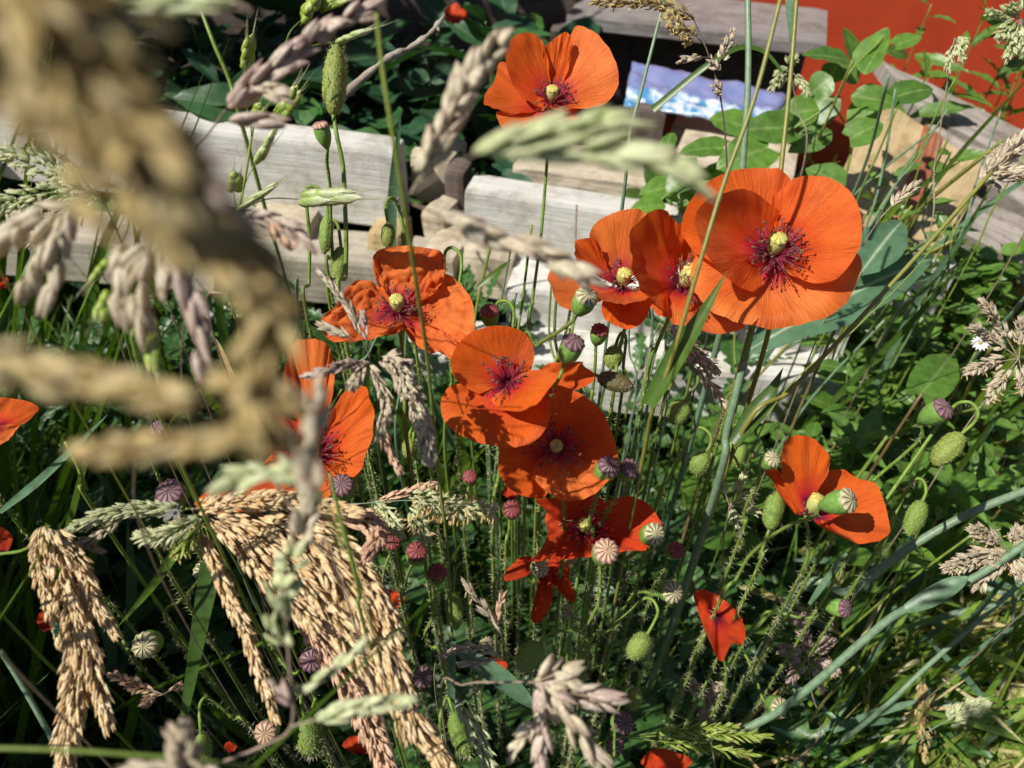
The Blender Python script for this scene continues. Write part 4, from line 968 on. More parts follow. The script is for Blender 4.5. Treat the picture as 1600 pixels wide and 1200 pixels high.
# --- green brome before the grey plank
def brome():
    stem = [(430, 98, .36), (408, 140, .36), (393, 215, .362), (383, 280, .365), (373, 335, .37), (372, 420, .385), (374, 520, .41)]
    sp = to_ground(path(stem), 0, .04)
    t = thing('brome_grass', 'bright green brome grass with bristly spikelets before the grey plank', 'grass head', (sp[-1].x, sp[-1].y, 0))
    mb = MB(); tube(mb, sp, .0005, .0009, 7, 60); link('stem', mb.mesh('stem', M['culm']), t)
    S = [((385, 112), (392, 46), 22, 'brome', (392, 150)), ((434, 187), (470, 132), 25, 'brome', (400, 190)), ((398, 258), (436, 194), 24, 'brome_pale', (376, 326)),
         ((366, 302), (371, 264), 21, 'brome', (373, 335)), ((372, 328), (442, 282), 17, 'brome_pale', (373, 336)), ((466, 311), (568, 304), 25, 'brome_pale', (380, 325)),
         ((398, 192), (412, 160), 22, 'brome', (393, 215)), ((470, 32), (502, -16), 30, 'brome', (440, 90)), ((500, 12), (544, -4), 18, 'brome', (470, 40)),
         ((524, 66), (588, 42), 22, 'brome_pale', (440, 100)), ((386, 170), (384, 118), 16, 'brome', (393, 200))]
    for i, (a, b, w, m, j) in enumerate(S):
        A = P(a[0], a[1], .36); Bq = P(b[0], b[1], .352); s = .36/FPX
        link('spikelet', spk(m, i % 3, 'brome'), t, basis(A, Bq-A, math.pi/2*(i % 2)+.4*i, w*s*1.3, w*s*1.15, (Bq-A).length))
        pb = MB(); J = P(j[0], j[1], .362); mid = (J+A)/2+Vector((0, -.001, .003)); tube(pb, [J, mid, A], .0003, .00028, 5, 10); link('pedicel', pb.mesh('pedicel', M['culm']), t)
brome()
def brome_blur(label, S, stem, d):
    sp = to_ground(path([(x, y, d+.01*i) for i, (x, y) in enumerate(stem)]), 0, .04)
    t = thing('brome_grass', label, 'grass head', (sp[-1].x, sp[-1].y, 0))
    mb = MB(); tube(mb, sp, .0004, .0008, 6, 40); link('stem', mb.mesh('stem', M['culm']), t)
    for i, (a, b, w) in enumerate(S):
        A = P(a[0], a[1], d); Bq = P(b[0], b[1], d-.004)
        link('spikelet', spk('brome', i % 3, 'brome'), t, basis(A, Bq-A, i*1.3, w*d/FPX, w*d/FPX, (Bq-A).length))
brome_blur('soft green brome spikelets hanging between whitish spikelets', [((172, 405), (135, 448), 34), ((178, 455), (150, 508), 34), ((235, 500), (240, 590), 36), ((215, 470), (225, 520), 26)], [(185, 395), (215, 430), (240, 520), (245, 640)], .24)

# --- large soft heads near the lens
def bigb(pts, n, L, W, hw, mat, ang=26, kind='plain', d=None, **k):
    p = [(x[0], x[1], x[2] if len(x) > 2 else d) for x in pts]
    return dict(p=p, n=n, L=L, W=W, hw=hw, mat=mat, ang=ang, big=True, kind=kind, bw=4, bmat='culm_dry', **k)
head('cream grass panicle with three spreading branches on the tall green stem', [(588, 20, .20), (598, 110, .205), (612, 200, .21), (632, 320, .225), (650, 440, .25), (668, 560, .29), (682, 710, .34), (698, 850, .39), (706, 980, .43), (704, 1100, .47)],
     [bigb([(640, 305), (668, 255), (700, 195), (735, 120), (790, 50)], 30, 62, 24, 18, 'cream', 24, 'oat', .205, **{'from': .18}),
      bigb([(645, 300), (730, 248), (820, 212), (900, 196), (985, 190)], 15, 100, 26, 12, 'palegreen', 14, 'oat', .145, **{'from': .34}),
      bigb([(800, 240), (900, 236), (1000, 240), (1085, 280)], 16, 110, 28, 14, 'palegreen', 13, 'oat', .14, **{'from': .08}),
      bigb([(645, 318), (720, 350), (800, 378), (870, 405), (925, 440)], 20, 80, 24, 15, 'cream', 16, 'oat', .20, **{'from': .2})], 'cream', 9, 'culm', seed=8)
head('soft brownish grass head slanting over the green brome spikelets', [(352, 172, .24), (325, 210, .25), (300, 245, .27), (270, 330, .32), (265, 480, .40)],
     [bigb([(355, 168), (400, 128), (445, 92), (500, 50), (590, 8)], 24, 62, 20, 12, 'purplish', 18, 'oat', .235),
      bigb([(372, 190), (395, 188), (430, 186)], 2, 84, 26, 1, 'purplish', 6, 'oat', .235),
      bigb([(395, 130), (420, 140), (450, 150)], 7, 50, 17, 8, 'cream', 20, 'oat', .235)], 'cream', 4, 'culm_dry', seed=9)
head('small dry head with mauve and orange spikelets before the grey plank foot', [(372, 338, .24), (360, 370, .26), (350, 450, .30), (345, 560, .36)],
     [bigb([(372, 336), (410, 340), (450, 356), (488, 386)], 12, 54, 13, 10, 'purplish', 16, 'oat', .235), bigb([(420, 345), (440, 372), (455, 385)], 6, 40, 11, 7, 'gold_pink', 20, 'oat', .235)], 'purplish', 4, 'culm_dry', seed=23)
head('very blurred, biggest golden brown grass head over the long grey plank', [(40, -60, .063), (70, 20, .065), (130, 120, .068), (200, 260, .074), (230, 420, .09), (240, 620, .16), (250, 900, .28)],
     [bigb([(0, -50), (50, 20), (105, 100), (160, 180), (215, 255), (270, 340)], 56, 130, 44, 80, 'straw', 34, 'plain', .062),
      bigb([(140, 110), (200, 170), (250, 235), (290, 300), (320, 380)], 32, 110, 40, 52, 'straw', 30, 'plain', .066),
      bigb([(-10, 20), (0, 90), (30, 160), (100, 220)], 24, 120, 44, 50, 'straw', 32, 'plain', .063),
      bigb([(60, -40), (120, 0), (170, 60), (200, 130)], 20, 120, 44, 50, 'straw', 32, 'plain', .064),
      bigb([(100, 300), (190, 340), (290, 370), (370, 420), (430, 470)], 32, 96, 36, 40, 'straw', 28, 'plain', .078),
      bigb([(300, 310), (370, 390), (415, 455), (425, 530), (400, 610), (420, 660)], 36, 90, 34, 38, 'straw', 28, 'plain', .086),
      bigb([(250, 250), (300, 280), (345, 330), (370, 380)], 14, 90, 32, 30, 'purplish', 26, 'oat', .086)], 'straw', 10, 'culm_dry', seed=10)
head('single blurred tan grass branch lying level over the half seen poppy', [(-60, 560, .115), (-90, 700, .13), (-110, 900, .2)],
     [bigb([(-60, 560), (20, 572), (100, 590), (190, 605), (285, 622)], 40, 100, 36, 24, 'straw', 16, 'plain', .085)], 'straw', 8, 'culm_dry', seed=11)
head('blurred tan grass branches pointing at the standing orange petals', [(500, 770, .13), (535, 860, .15), (560, 900, .20)],
     [bigb([(470, 700), (400, 680), (320, 685), (230, 700), (145, 705)], 38, 86, 34, 22, 'straw', 16, 'plain', .09),
      bigb([(480, 640), (430, 625), (380, 610), (345, 595)], 18, 70, 30, 18, 'straw', 22, 'plain', .10),
      bigb([(500, 770), (480, 720), (490, 660), (500, 600)], 14, 70, 26, 14, 'cream', 24, 'oat', .14),
      bigb([(500, 770), (460, 740), (400, 740), (350, 760)], 12, 60, 24, 12, 'palegreen', 24, 'oat', .15)], 'straw', 7, 'culm', seed=12)
head('soft pale green grass head lying level above the biggest blurred head', [(-40, 4, .14), (-80, 20, .15), (-120, 200, .2)],
     [bigb([(-40, 6), (60, 4), (150, 8), (240, 10), (330, 8)], 22, 110, 22, 9, 'palegreen', 9, 'oat', .135), bigb([(280, 5), (330, 4), (385, 8)], 5, 60, 12, 4, 'cream', 8, 'oat', .14)], 'palegreen', 6, 'culm', seed=13)
head('whitish hanging spikelets under the fuzzy greenish grass heads', [(110, 330, .20), (140, 300, .21), (200, 330, .23), (210, 600, .33)],
     [bigb([(110, 335), (80, 360), (60, 410), (40, 470)], 8, 78, 24, 12, 'cream', 18, 'oat', .20, sag=.6), bigb([(110, 335), (98, 370), (88, 420), (75, 470)], 7, 70, 24, 10, 'cream', 16, 'oat', .20, sag=.6),
      bigb([(110, 335), (50, 340), (10, 370), (-20, 420)], 9, 64, 24, 16, 'cream', 24, 'oat', .20, sag=.5)], 'cream', 4, 'culm_dry', seed=14)
head('whitish and mauve hanging spikelets over the green brome', [(260, 380, .19), (280, 340, .20), (300, 420, .24), (310, 700, .36)],
     [bigb([(235, 385), (200, 400), (190, 440), (185, 480)], 7, 84, 26, 10, 'cream', 14, 'oat', .19, sag=.6), bigb([(245, 385), (225, 420), (218, 470), (225, 520)], 8, 84, 26, 10, 'cream', 14, 'oat', .19, sag=.6),
      bigb([(262, 385), (285, 430), (305, 490), (322, 580)], 10, 90, 28, 10, 'purplish', 12, 'oat', .185, sag=.5), bigb([(255, 385), (260, 410), (255, 450)], 6, 70, 20, 8, 'cream', 14, 'oat', .19, sag=.6)], 'cream', 4, 'culm_dry', seed=15)
head('fuzzy greenish grass heads behind the blurred golden head', [(140, 300, .33), (165, 320, .34), (200, 420, .38), (220, 600, .42)],
     [dict(p=[(140, 300, .33), (100, 270, .33), (50, 250, .33), (0, 235, .33)], n=80, L=26, W=8, hw=22, ang=34, mat='palegreen', anth=.3, al=8),
      dict(p=[(140, 300, .33), (90, 300, .33), (30, 310, .33), (-10, 330, .33)], n=70, L=26, W=8, hw=20, ang=34, mat='palegreen', anth=.3, al=8),
      dict(p=[(150, 305, .33), (110, 330, .33), (70, 360, .33), (30, 380, .33)], n=50, L=24, W=8, hw=20, ang=34, mat='cream')], 'palegreen', 4, 'culm', seed=16)
head('blurred cream grass head on a thin grey stem before the golden cluster', [(445, 950, .20), (452, 1040, .205), (455, 1135, .21), (400, 1170, .215), (330, 1200, .22), (250, 1260, .24)],
     [bigb([(445, 960), (440, 930), (450, 895), (470, 850)], 12, 50, 22, 18, 'palegreen', 30, 'oat', .20), bigb([(470, 860), (480, 800), (490, 750)], 12, 46, 20, 16, 'cream', 28, 'oat', .20),
      bigb([(448, 1010), (430, 985), (428, 960)], 6, 40, 15, 8, 'palegreen', 24, 'oat', .20), bigb([(455, 1080), (500, 1060), (540, 1030), (570, 1005)], 8, 44, 14, 6, 'palegreen', 14, 'oat', .21),
      bigb([(455, 1135), (510, 1120), (570, 1105), (640, 1100)], 14, 52, 15, 12, 'palegreen', 18, 'oat', .205, **{'from': .3}), bigb([(455, 1100), (440, 1080), (425, 1060)], 4, 36, 12, 5, 'purplish', 20, 'oat', .205)], 'cream', 6, 'culm_dry', seed=17)
head('blurred cream grass tip crossed by a level yellow green stem', [(285, 1180, .17), (290, 1230, .175), (300, 1300, .18)],
     [bigb([(290, 1210), (285, 1170), (280, 1135)], 12, 46, 22, 16, 'cream', 26, 'oat', .17), bigb([(340, 1210), (300, 1200), (250, 1195), (180, 1198)], 9, 60, 14, 6, 'cream', 12, 'oat', .17)], 'cream', 5, 'culm', seed=18)
head('soft mauve and cream grass head fanning out below the yellowish bud', [(840, 1066, .27), (790, 1066, .28), (725, 1070, .30), (690, 1100, .34)],
     [bigb([(840, 1066), (890, 1082), (930, 1090), (968, 1100)], 10, 62, 20, 16, 'purplish', 20, 'oat', .26), bigb([(850, 1070), (880, 1110), (910, 1150), (940, 1190)], 12, 60, 20, 18, 'cream', 24, 'oat', .26),
      bigb([(845, 1068), (850, 1110), (850, 1160), (845, 1210)], 10, 52, 17, 14, 'purplish', 20, 'oat', .26), bigb([(845, 1062), (870, 1055), (900, 1060)], 8, 50, 20, 16, 'cream', 30, 'oat', .26),
      bigb([(848, 1110), (820, 1150), (795, 1180)], 7, 44, 15, 8, 'cream', 16, 'oat', .265)], 'purplish', 4, 'culm_dry', seed=19)
head('small cream spikelets on thin stalks beside the fat yellowish bud', [(795, 1020, .38), (815, 1045, .39), (850, 1090, .42)],
     [dict(p=[(795, 1020, .38), (775, 975, .378), (745, 935, .375), (730, 915, .375)], n=12, L=34, W=10, hw=5, ang=18, mat='cream', anth=.5, al=9, **{'from': .3}), dict(p=[(780, 990, .38), (778, 960, .378), (788, 925, .375)], n=7, L=30, W=9, hw=4, ang=18, mat='gold_pink', **{'from': .3}),
      dict(p=[(790, 1030, .38), (760, 1015, .378), (715, 1012, .375)], n=10, L=30, W=9, hw=5, ang=20, mat='cream', **{'from': .3}), dict(p=[(790, 1032, .38), (760, 1032, .378), (720, 1038, .375)], n=9, L=30, W=9, hw=4, ang=16, mat='cream', **{'from': .3})], 'cream', 2.4, 'culm_dry', seed=20)
head('striped cream green grass spike hanging beside the yellow green bristly bud', [(722, 1100, .41), (705, 1060, .42), (690, 1020, .43), (680, 1080, .45)],
     [dict(p=[(722, 1102, .41), (738, 1135, .405), (752, 1165, .40), (775, 1215, .395)], n=60, L=30, W=9, hw=13, ang=18, mat='palegreen'), dict(p=[(715, 1012, .42), (690, 1025, .42), (725, 1005, .41)], n=6, L=24, W=7, hw=4, ang=14, mat='purplish')], 'palegreen', 2.4, 'culm_dry', seed=21)
head('thin dry brown grass head with pale clusters before the blue printed bag', [(1080, 22, .40), (1105, 80, .40), (1123, 140, .405), (1132, 200, .41), (1136, 268, .415), (1138, 380, .44)],
     [dict(p=[(1085, 28, .40), (1040, 8, .398), (980, 5, .395), (925, 2, .395)], n=60, L=20, W=7, hw=9, ang=28, mat='straw', anth=.2), dict(p=[(1100, 70, .40), (1085, 55, .398), (1060, 45, .396), (1042, 22, .396)], n=44, L=18, W=7, hw=14, ang=34, mat='straw', anth=.4, sag=.4, **{'from': .3}),
      dict(p=[(1110, 90, .40), (1090, 90, .398), (1060, 96, .396)], n=10, L=20, W=8, hw=5, ang=22, mat='cream', **{'from': .4}), dict(p=[(1120, 105, .40), (1130, 85, .398), (1145, 45, .396)], n=14, L=18, W=7, hw=7, ang=26, mat='cream', anth=.5, **{'from': .4}),
      dict(p=[(1122, 110, .40), (1115, 100, .4), (1108, 92, .4)], n=8, L=16, W=7, hw=7, ang=40, mat='cream'), dict(p=[(1128, 145, .40), (1122, 138, .4), (1118, 130, .4)], n=10, L=16, W=8, hw=9, ang=50, mat='cream', anth=.4)], 'cream', 3, 'culm_brown', seed=22)
def right_head(label, c, d, br, mat='cream', seed=0, stem=None, L=22, W=7, sm='culm_dry', group='pale grass heads among the weeds', anth=.25):
    st = stem or [(c[0], c[1]), (c[0]-20, c[1]+60), (c[0]-60, c[1]+160)]
    head(label, [(x, y, d+.02*i) for i, (x, y) in enumerate(st)],
         [dict(p=[(c[0], c[1], d), ((c[0]*.45+x*.55), (c[1]*.45+y*.55)-3, d), (x, y, d-.005)], n=n, L=L, W=W, hw=hw, ang=30, mat=mat, anth=anth, al=7, sag=.2, **{'from': .3}) for x, y, n, hw in br], mat, 2.6, sm, group=group, seed=seed)
right_head('cream grass head with orange anthers high above the daisy like weed', (1592, 560), .55, [(1535, 470, 34, 8), (1520, 512, 34, 8), (1512, 580, 30, 8), (1545, 625, 26, 9), (1600, 610, 26, 9), (1598, 500, 22, 9)], seed=30, stem=[(1592, 560), (1560, 600), (1500, 680), (1440, 780)])
right_head('silvery pink grass head with four clusters on the thick olive stem', (1580, 862), .50, [(1478, 888, 44, 13), (1518, 826, 34, 11), (1550, 880, 40, 13), (1525, 920, 24, 9), (1598, 900, 30, 12), (1595, 830, 26, 10)], seed=31, L=24, W=8, stem=[(1580, 862), (1610, 850), (1650, 900)])
right_head('pinkish dry grass head lying over the sideways purplish capsule stalk', (1262, 1030), .60, [(1222, 1015, 24, 8), (1250, 960, 22, 7), (1235, 1060, 24, 8), (1300, 1000, 28, 9), (1305, 1050, 30, 9), (1285, 1078, 16, 7), (1262, 1005, 18, 8)], 'purplish', 32, L=20, W=7, stem=[(1262, 1030), (1268, 1080), (1280, 1150)])
right_head('grey white grass head in deep shade beside green panicle', (1105, 1100), .60, [(1070, 1060, 16, 6), (1090, 1078, 20, 8), (1120, 1092, 30, 10), (1105, 1125, 30, 10), (1128, 1070, 14, 6)], 'cream', 33, L=19, W=7, stem=[(1105, 1100), (1110, 1150), (1115, 1220)])
right_head('whitish seed head beside the printed bag above the bindweed leaves', (1235, 110), .75, [(1205, 140, 24, 7), (1215, 120, 24, 8), (1262, 145, 22, 7), (1240, 90, 22, 8)], 'palegreen', 34, L=16, W=5, stem=[(1235, 110), (1245, 170), (1255, 260)], anth=0)
right_head('pale drooping grass head beyond the cracked grey board', (1595, 30), .60, [(1560, 60, 24, 9), (1575, 90, 30, 10), (1545, 20, 20, 8), (1600, 80, 26, 10), (1580, 10, 20, 10)], 'palegreen', 35, L=20, W=7, stem=[(1595, 30), (1620, 100), (1630, 300)], anth=.1)
right_head('single bleached grass ear leaning on a tan striped board', (1378, 338), .55, [(1432, 288, 26, 5)], 'cream', 36, L=24, W=7, stem=[(1378, 338), (1350, 380), (1300, 470)], anth=0)
right_head('large cream ear with hooked spikelets over the silvery grey board', (1528, 290), .50, [(1560, 262, 20, 12), (1580, 235, 26, 13), (1600, 215, 18, 12), (1592, 270, 18, 12)], 'cream', 37, L=34, W=11, stem=[(1528, 290), (1490, 340), (1430, 420), (1330, 520), (1200, 650)], sm='culm')
right_head('drooping greenish heads on bent stems before the cracked grey board', (1492, 60), .62, [(1480, 110, 14, 5), (1505, 95, 14, 5), (1510, 70, 14, 5)], 'palegreen', 38, L=18, W=6, stem=[(1492, 60), (1480, 130), (1460, 260), (1440, 400)], anth=0)
right_head('variegated green white grass ear lying low on bleached straw', (1455, 1140), .66, [(1540, 1098, 60, 13)], 'palegreen', 39, L=20, W=7, stem=[(1455, 1140), (1420, 1170), (1380, 1210)], sm='culm_blue', anth=0)
right_head('brown dry ear hanging in the low grass by the green white ear', (1440, 1055), .70, [(1440, 1100, 26, 6), (1438, 1150, 30, 7), (1445, 1190, 30, 8)], 'straw', 40, L=16, W=6, anth=0, stem=[(1440, 1055), (1450, 1100), (1460, 1160)])
right_head('feathery bright green panicle lying level at the foot of poppy stalks', (970, 1152), .55, [(1200, 1150, 50, 7), (1180, 1180, 36, 7), (1150, 1135, 24, 5)], 'brome', 41, L=26, W=5, stem=[(970, 1152), (940, 1160), (900, 1200)], sm='culm', anth=0)
right_head('cream twisted ear bent under the largest poppy', (1030, 505), .50, [(1085, 535, 30, 7), (1120, 580, 34, 9), (1140, 640, 30, 9), (1100, 565, 18, 6)], 'cream', 42, L=24, W=8, stem=[(1030, 505), (1010, 560), (1000, 650)], anth=0)
right_head('pale feathery grass in shade behind the rough green bud', (1140, 790), .52, [(1165, 740, 20, 6), (1180, 770, 20, 6), (1185, 800, 20, 6), (1150, 820, 18, 6), (1120, 740, 18, 6)], 'palegreen', 43, L=20, W=5, stem=[(1140, 790), (1130, 850), (1120, 950)], anth=0)
right_head('sparse brownish heads in deep shade beside the lone cream capsule', (255, 1085), .50, [(170, 1055, 26, 6), (200, 1075, 24, 6), (225, 1100, 22, 7), (290, 1070, 12, 5)], 'gold_pink', 44, L=17, W=6, stem=[(255, 1085), (275, 1080), (300, 1110)], anth=0)

# ------------------------------------------------------------------ traced culms and blades
def culm(label, pts, w, mat, group=None, ground=True, name='grass_stalk', node=None):
    sp = path(pts)
    if ground: sp = to_ground(sp, 0, .05)
    mb = MB(); r = w*.5*pts[0][2]/FPX
    pr = (lambda q: 1+.35*max(0, 1-abs(q-node)/.012)) if node else None
    tube(mb, sp, r*.85, r*1.1, 8, max(40, 10*len(sp)) if node else None, prof=pr)
    o = link(name, mb.mesh(name, M[mat])); tag(o, label, 'grass stem', group)
def blade(label, pts, w, mat='blade', group=None, prof=None, fold=.3, ground=False, name='grass_leaf', tilt=.3, r=0.0):
    sp = path(pts)
    if ground: sp = to_ground(sp, 0, .05)
    A = np.array(sp[0]); Bq = np.array(sp[-1]); view = unit((A+Bq)/2-np.array([0, 0, CAMH]))
    side = unit(np.cross(unit(Bq-A), view))+view*tilt
    mb = MB(); ribbon(mb, sp, w*pts[len(pts)//2][2]/FPX, side=side, prof=prof, fold=fold, r=r, n=max(14, 7*len(sp)))
    o = link(name, mb.mesh(name, M[mat])); tag(o, label, 'grass blade', group)
mid = lambda q: max(.03, math.sin(math.pi*min(1, q*.96+.03))**.6)
culm('olive grass stem crossing in front of the largest poppy', [(1224, -20, .32), (1180, 150, .325), (1130, 290, .33), (1088, 430, .335), (1050, 560, .35), (1020, 640, .37), (1000, 740, .41)], 8.5, 'culm_olive')
culm('olive green straight stem ending behind the largest poppy top', [(1246, -20, .43), (1236, 110, .43), (1220, 268, .43), (1205, 420, .44), (1190, 560, .46)], 8, 'culm_olive')
culm('broad pale green stem rising beside the printed bag', [(1168, -20, .52), (1169, 120, .52), (1160, 268, .53), (1150, 420, .55)], 11, 'culm_blue')
blade('pale green leaf sheath wrapping the upper end of a stem', [(1238, 70, .47), (1236, 30, .465), (1232, -30, .46)], 15, 'blade_blue', prof=lambda q: .5+.5*q)
culm('thin pale stem leaning beside the highest poppy', [(1038, 0, .46), (1015, 90, .465), (1000, 150, .47), (984, 210, .475), (975, 300, .49)], 6, 'culm_blue')
blade('grass blade arching over the blue printed bag', [(1020, 172, .62), (1070, 130, .61), (1120, 92, .60), (1160, 74, .60), (1195, 82, .60), (1222, 112, .60)], 12, 'blade', prof=lambda q: 1-.6*q)
blade('dark green folded blade lying along the olive stem below the largest poppy', [(1014, 634, .36), (1040, 590, .355), (1070, 540, .35), (1100, 490, .345), (1136, 424, .34)], 30, 'blade', prof=lambda q: (.75+.4*math.sin(math.pi*q))*(1-q**3)+.02, fold=.7)
culm('yellow green long stem running slantwise under the largest poppy', [(1550, 268, .43), (1440, 392, .435), (1330, 512, .44), (1235, 610, .445), (1150, 695, .455)], 8, 'culm_olive')
blade('dark folded sheath on the yellow green slanting stem', [(1146, 694, .45), (1180, 650, .447), (1205, 615, .445), (1224, 574, .44)], 32, 'blade', prof=lambda q: (.6+.5*math.sin(math.pi*q))*(1-q**2.5)+.02, fold=.6)
culm('thick glaucous stem with a dark node below the largest poppy', [(1176, 508, .43), (1163, 560, .435), (1150, 615, .44), (1134, 680, .45), (1120, 760, .47)], 13, 'culm_blue', node=.2)
culm('thick glaucous bent stem over the grass beside the two petal poppy', [(1640, 752, .50), (1520, 800, .51), (1430, 850, .52), (1360, 900, .53), (1322, 925, .54), (1250, 920, .56)], 15, 'culm_blue', node=.42)
culm('longest glaucous stem with a swollen green sheath, lying over low grass', [(1640, 822, .49), (1540, 892, .495), (1455, 935, .50), (1400, 960, .51), (1350, 1000, .52), (1270, 1070, .535), (1210, 1115, .55), (1150, 1146, .56)], 14, 'culm_blue', ground=False)
blade('swollen folded sheath on the longest glaucous stem', [(1416, 953, .491), (1450, 938, .486), (1490, 915, .483), (1512, 902, .482)], 30, 'blade_blue', prof=lambda q: max(.05, math.sin(math.pi*min(1, .15+q*.8))), fold=.5)
culm('slender glaucous stem crossing the straw coloured low grass', [(1640, 872, .58), (1540, 960, .60), (1450, 1040, .62), (1370, 1115, .64)], 9, 'culm_blue')
blade('glaucous blade rising towards the lower petal of the two petal poppy', [(1265, 945, .50), (1290, 910, .49), (1315, 875, .485), (1345, 852, .48)], 12, 'blade_blue')
blade('glaucous blade crossing a yellow green stem among shaded leaves', [(0, 800, .42), (60, 752, .415), (110, 705, .41), (168, 648, .405)], 13, 'blade_blue')
culm('yellow green stem crossing the glaucous blade', [(102, 690, .42), (120, 725, .425), (135, 765, .43), (150, 800, .44)], 7, 'culm')
blade('bright green pointed blade hanging above the lone cream capsule', [(285, 838, .40), (262, 880, .398), (232, 922, .396), (184, 979, .394)], 16, 'blade')
blade('broad green blade standing in deep shade between golden heads', [(288, 1118, .43), (302, 1040, .425), (318, 950, .42), (332, 880, .42)], 36, 'blade', prof=lambda q: .35+.65*q, fold=.2)
culm('dull green jointed stem beside the hanging golden head with the beetle', [(0, 1015, .36), (40, 1080, .365), (90, 1172, .37), (120, 1240, .38)], 10, 'culm_blue', node=.5)
culm('blurred yellow green stem lying level below the lone cream capsule', [(-40, 1168, .17), (100, 1172, .172), (220, 1180, .175), (330, 1190, .18), (430, 1215, .19), (500, 1290, .21)], 8, 'culm')
culm('thin dark stem crossing the golden cluster downward', [(515, 740, .27), (530, 800, .275), (545, 860, .28), (562, 930, .29), (575, 1000, .31)], 6, 'culm')
culm('faint grey stem slanting across the golden cluster', [(420, 740, .22), (460, 800, .225), (500, 860, .23), (540, 930, .235)], 5, 'culm_dry')
blade('glaucous sheath at the foot of the long green stem', [(706, 1002, .425), (706, 1050, .43), (704, 1110, .435)], 15, 'blade_blue', prof=lambda q: .8)
blade('broad green blade slanting under the small cream spikelets', [(705, 1010, .44), (760, 1045, .44), (800, 1075, .44), (836, 1106, .44)], 32, 'blade_blue', prof=mid)
culm('straw stem dead upright before the grey plank', [(901, 320, .70), (899, 370, .70), (900, 440, .71)], 4, 'culm_dry')
culm('green stem slanting behind the brome grass before dark leaves', [(312, 10, .70), (335, 70, .70), (360, 130, .71), (385, 220, .73)], 7, 'culm')
blade('orange brown dying blade among shaded leaves', [(372, 610, .45), (360, 580, .45), (345, 545, .45), (330, 520, .45)], 8, 'straw')
blade('green blade slanting behind the lower grey plank edge', [(745, 450, .62), (775, 425, .62), (800, 405, .63)], 9, 'blade')

ANCH = [(1207, 398, 'the largest poppy'), (1068, 448, 'the half closed poppy'), (972, 446, 'the lower grey plank'), (862, 160, 'the highest poppy'), (622, 486, 'the crinkled poppy'), (793, 600, 'the rounded poppy'),
        (868, 698, 'the round open poppy'), (912, 828, 'the deep red poppy'), (1264, 800, 'the two petal poppy'), (1118, 962, 'the small drooping poppy'), (490, 712, 'the tall standing petals'), (846, 930, 'the torn hanging petals'),
        (450, 900, 'the golden cluster'), (110, 950, 'the beetle on its golden head'), (225, 1010, 'the lone cream capsule'), (487, 1040, 'the purple star capsule'), (683, 960, 'the bristly bent stalk'), (820, 1030, 'the fat yellowish bud'),
        (880, 1120, 'the mauve grass fan'), (1000, 1020, 'the dark round bud'), (1219, 1105, 'the cream capsule in low grass'), (1322, 951, 'the sideways capsule'), (1476, 637, 'the bright green capsule'), (1560, 560, 'the cream head with orange anthers'),
        (1540, 870, 'the silvery pink head'), (1440, 940, 'the swollen sheath'), (1500, 1115, 'the green white ear'), (1300, 470, 'the large lance leaf'), (1470, 580, 'the heart shaped leaf'), (1420, 300, 'the striped board'), (1540, 290, 'the hooked cream ear'),
        (1230, 580, 'the dark folded sheath'), (1130, 620, 'the thick glaucous stem'), (960, 560, 'the brown bud husk'), (720, 440, 'the hooked pale bud'), (560, 420, 'the upright bud stalks'), (400, 280, 'the brome spikelets'), (245, 668, 'the blurred green capsule'),
        (100, 700, 'the crossed blade and stem'), (120, 460, 'the whitish hanging spikelets'), (20, 650, 'the half seen poppy'), (60, 270, 'the fuzzy greenish heads'), (265, 780, 'the large dark capsule'), (1100, 1100, 'the grey white head'), (1270, 1030, 'the pinkish dry head'),
        (1180, 720, 'the pale rayed capsule'), (740, 1140, 'the striped grass spike'), (1090, 150, 'the printed bag'), (620, 85, 'the bare twig'), (525, 120, 'the tall upright bud'), (300, 60, 'the pale level head'), (450, 100, 'the slanting brownish head'), (1560, 60, 'the far pale head'), (1330, 110, 'the bindweed top'), (690, 300, 'the dark plank gap'), (1380, 700, 'the arching bud stalk'), (1330, 660, 'the sunny leafy patch'), (600, 620, 'the hanging cream spikelets'), (330, 950, 'the broad shaded blade'), (60, 1120, 'the dull jointed stem'), (640, 1180, 'the drooping golden tips'), (1040, 780, 'the pale ribbed bud'), (1500, 760, 'the glaucous bent stem'), (1140, 860, 'the rough green bud'), (380, 520, 'the dying orange blade')]
def near(px, py):
    return min(ANCH, key=lambda a: (a[0]-px)**2+(a[1]-py)**2)[2]
# ------------------------------------------------------------------ leaves, weeds, low growth
def leaf_geo(kind):
    nu, nv = (22, 6) if kind == 'lobed' else (10, 6)
    V = []; F = []; a = []; b = []
    for i in range(nu+1):
        t = i/nu
        if kind == 'ovate': w = .5*math.sin(math.pi*min(1, t**.75*.97+.02))**.8
        elif kind == 'heart': w = .5*(max(0, 1-(t-.28)**2/.52)**.75 if t > .28 else (.55+.45*math.sin(t/.28*math.pi/2)))*(1 if t < .98 else .3)
        elif kind == 'lance': w = .5*max(.02, math.sin(math.pi*min(1, t**.9*.97+.02)))
        else: w = .5*math.sin(math.pi*min(1, t**.8*.96+.03))**.7*(.30+.70*abs(math.sin(t*math.pi*4.6)))
        for j in range(nv+1):
            s = j/nv*2-1
            yb = t - (.16*abs(s)*(1-t/.3) if kind == 'heart' and t < .3 else 0)
            if kind == 'lobed': yb += .05*abs(s)
            z = .10*abs(s)*w*2*.5 - .22*(t-.35)**2 + .018*math.sin(t*19+s*4)*abs(s) + (.02*math.cos(t*34)*(1-abs(s)) if kind == 'heart' else 0)
            V.append((s*w, yb, z)); a.append(t); b.append(j/nv)
    for i in range(nu):
        for j in range(nv):
            o = i*(nv+1)+j; F.append((o, o+1, o+nv+2, o+nv+1))
    return V, F, a, b
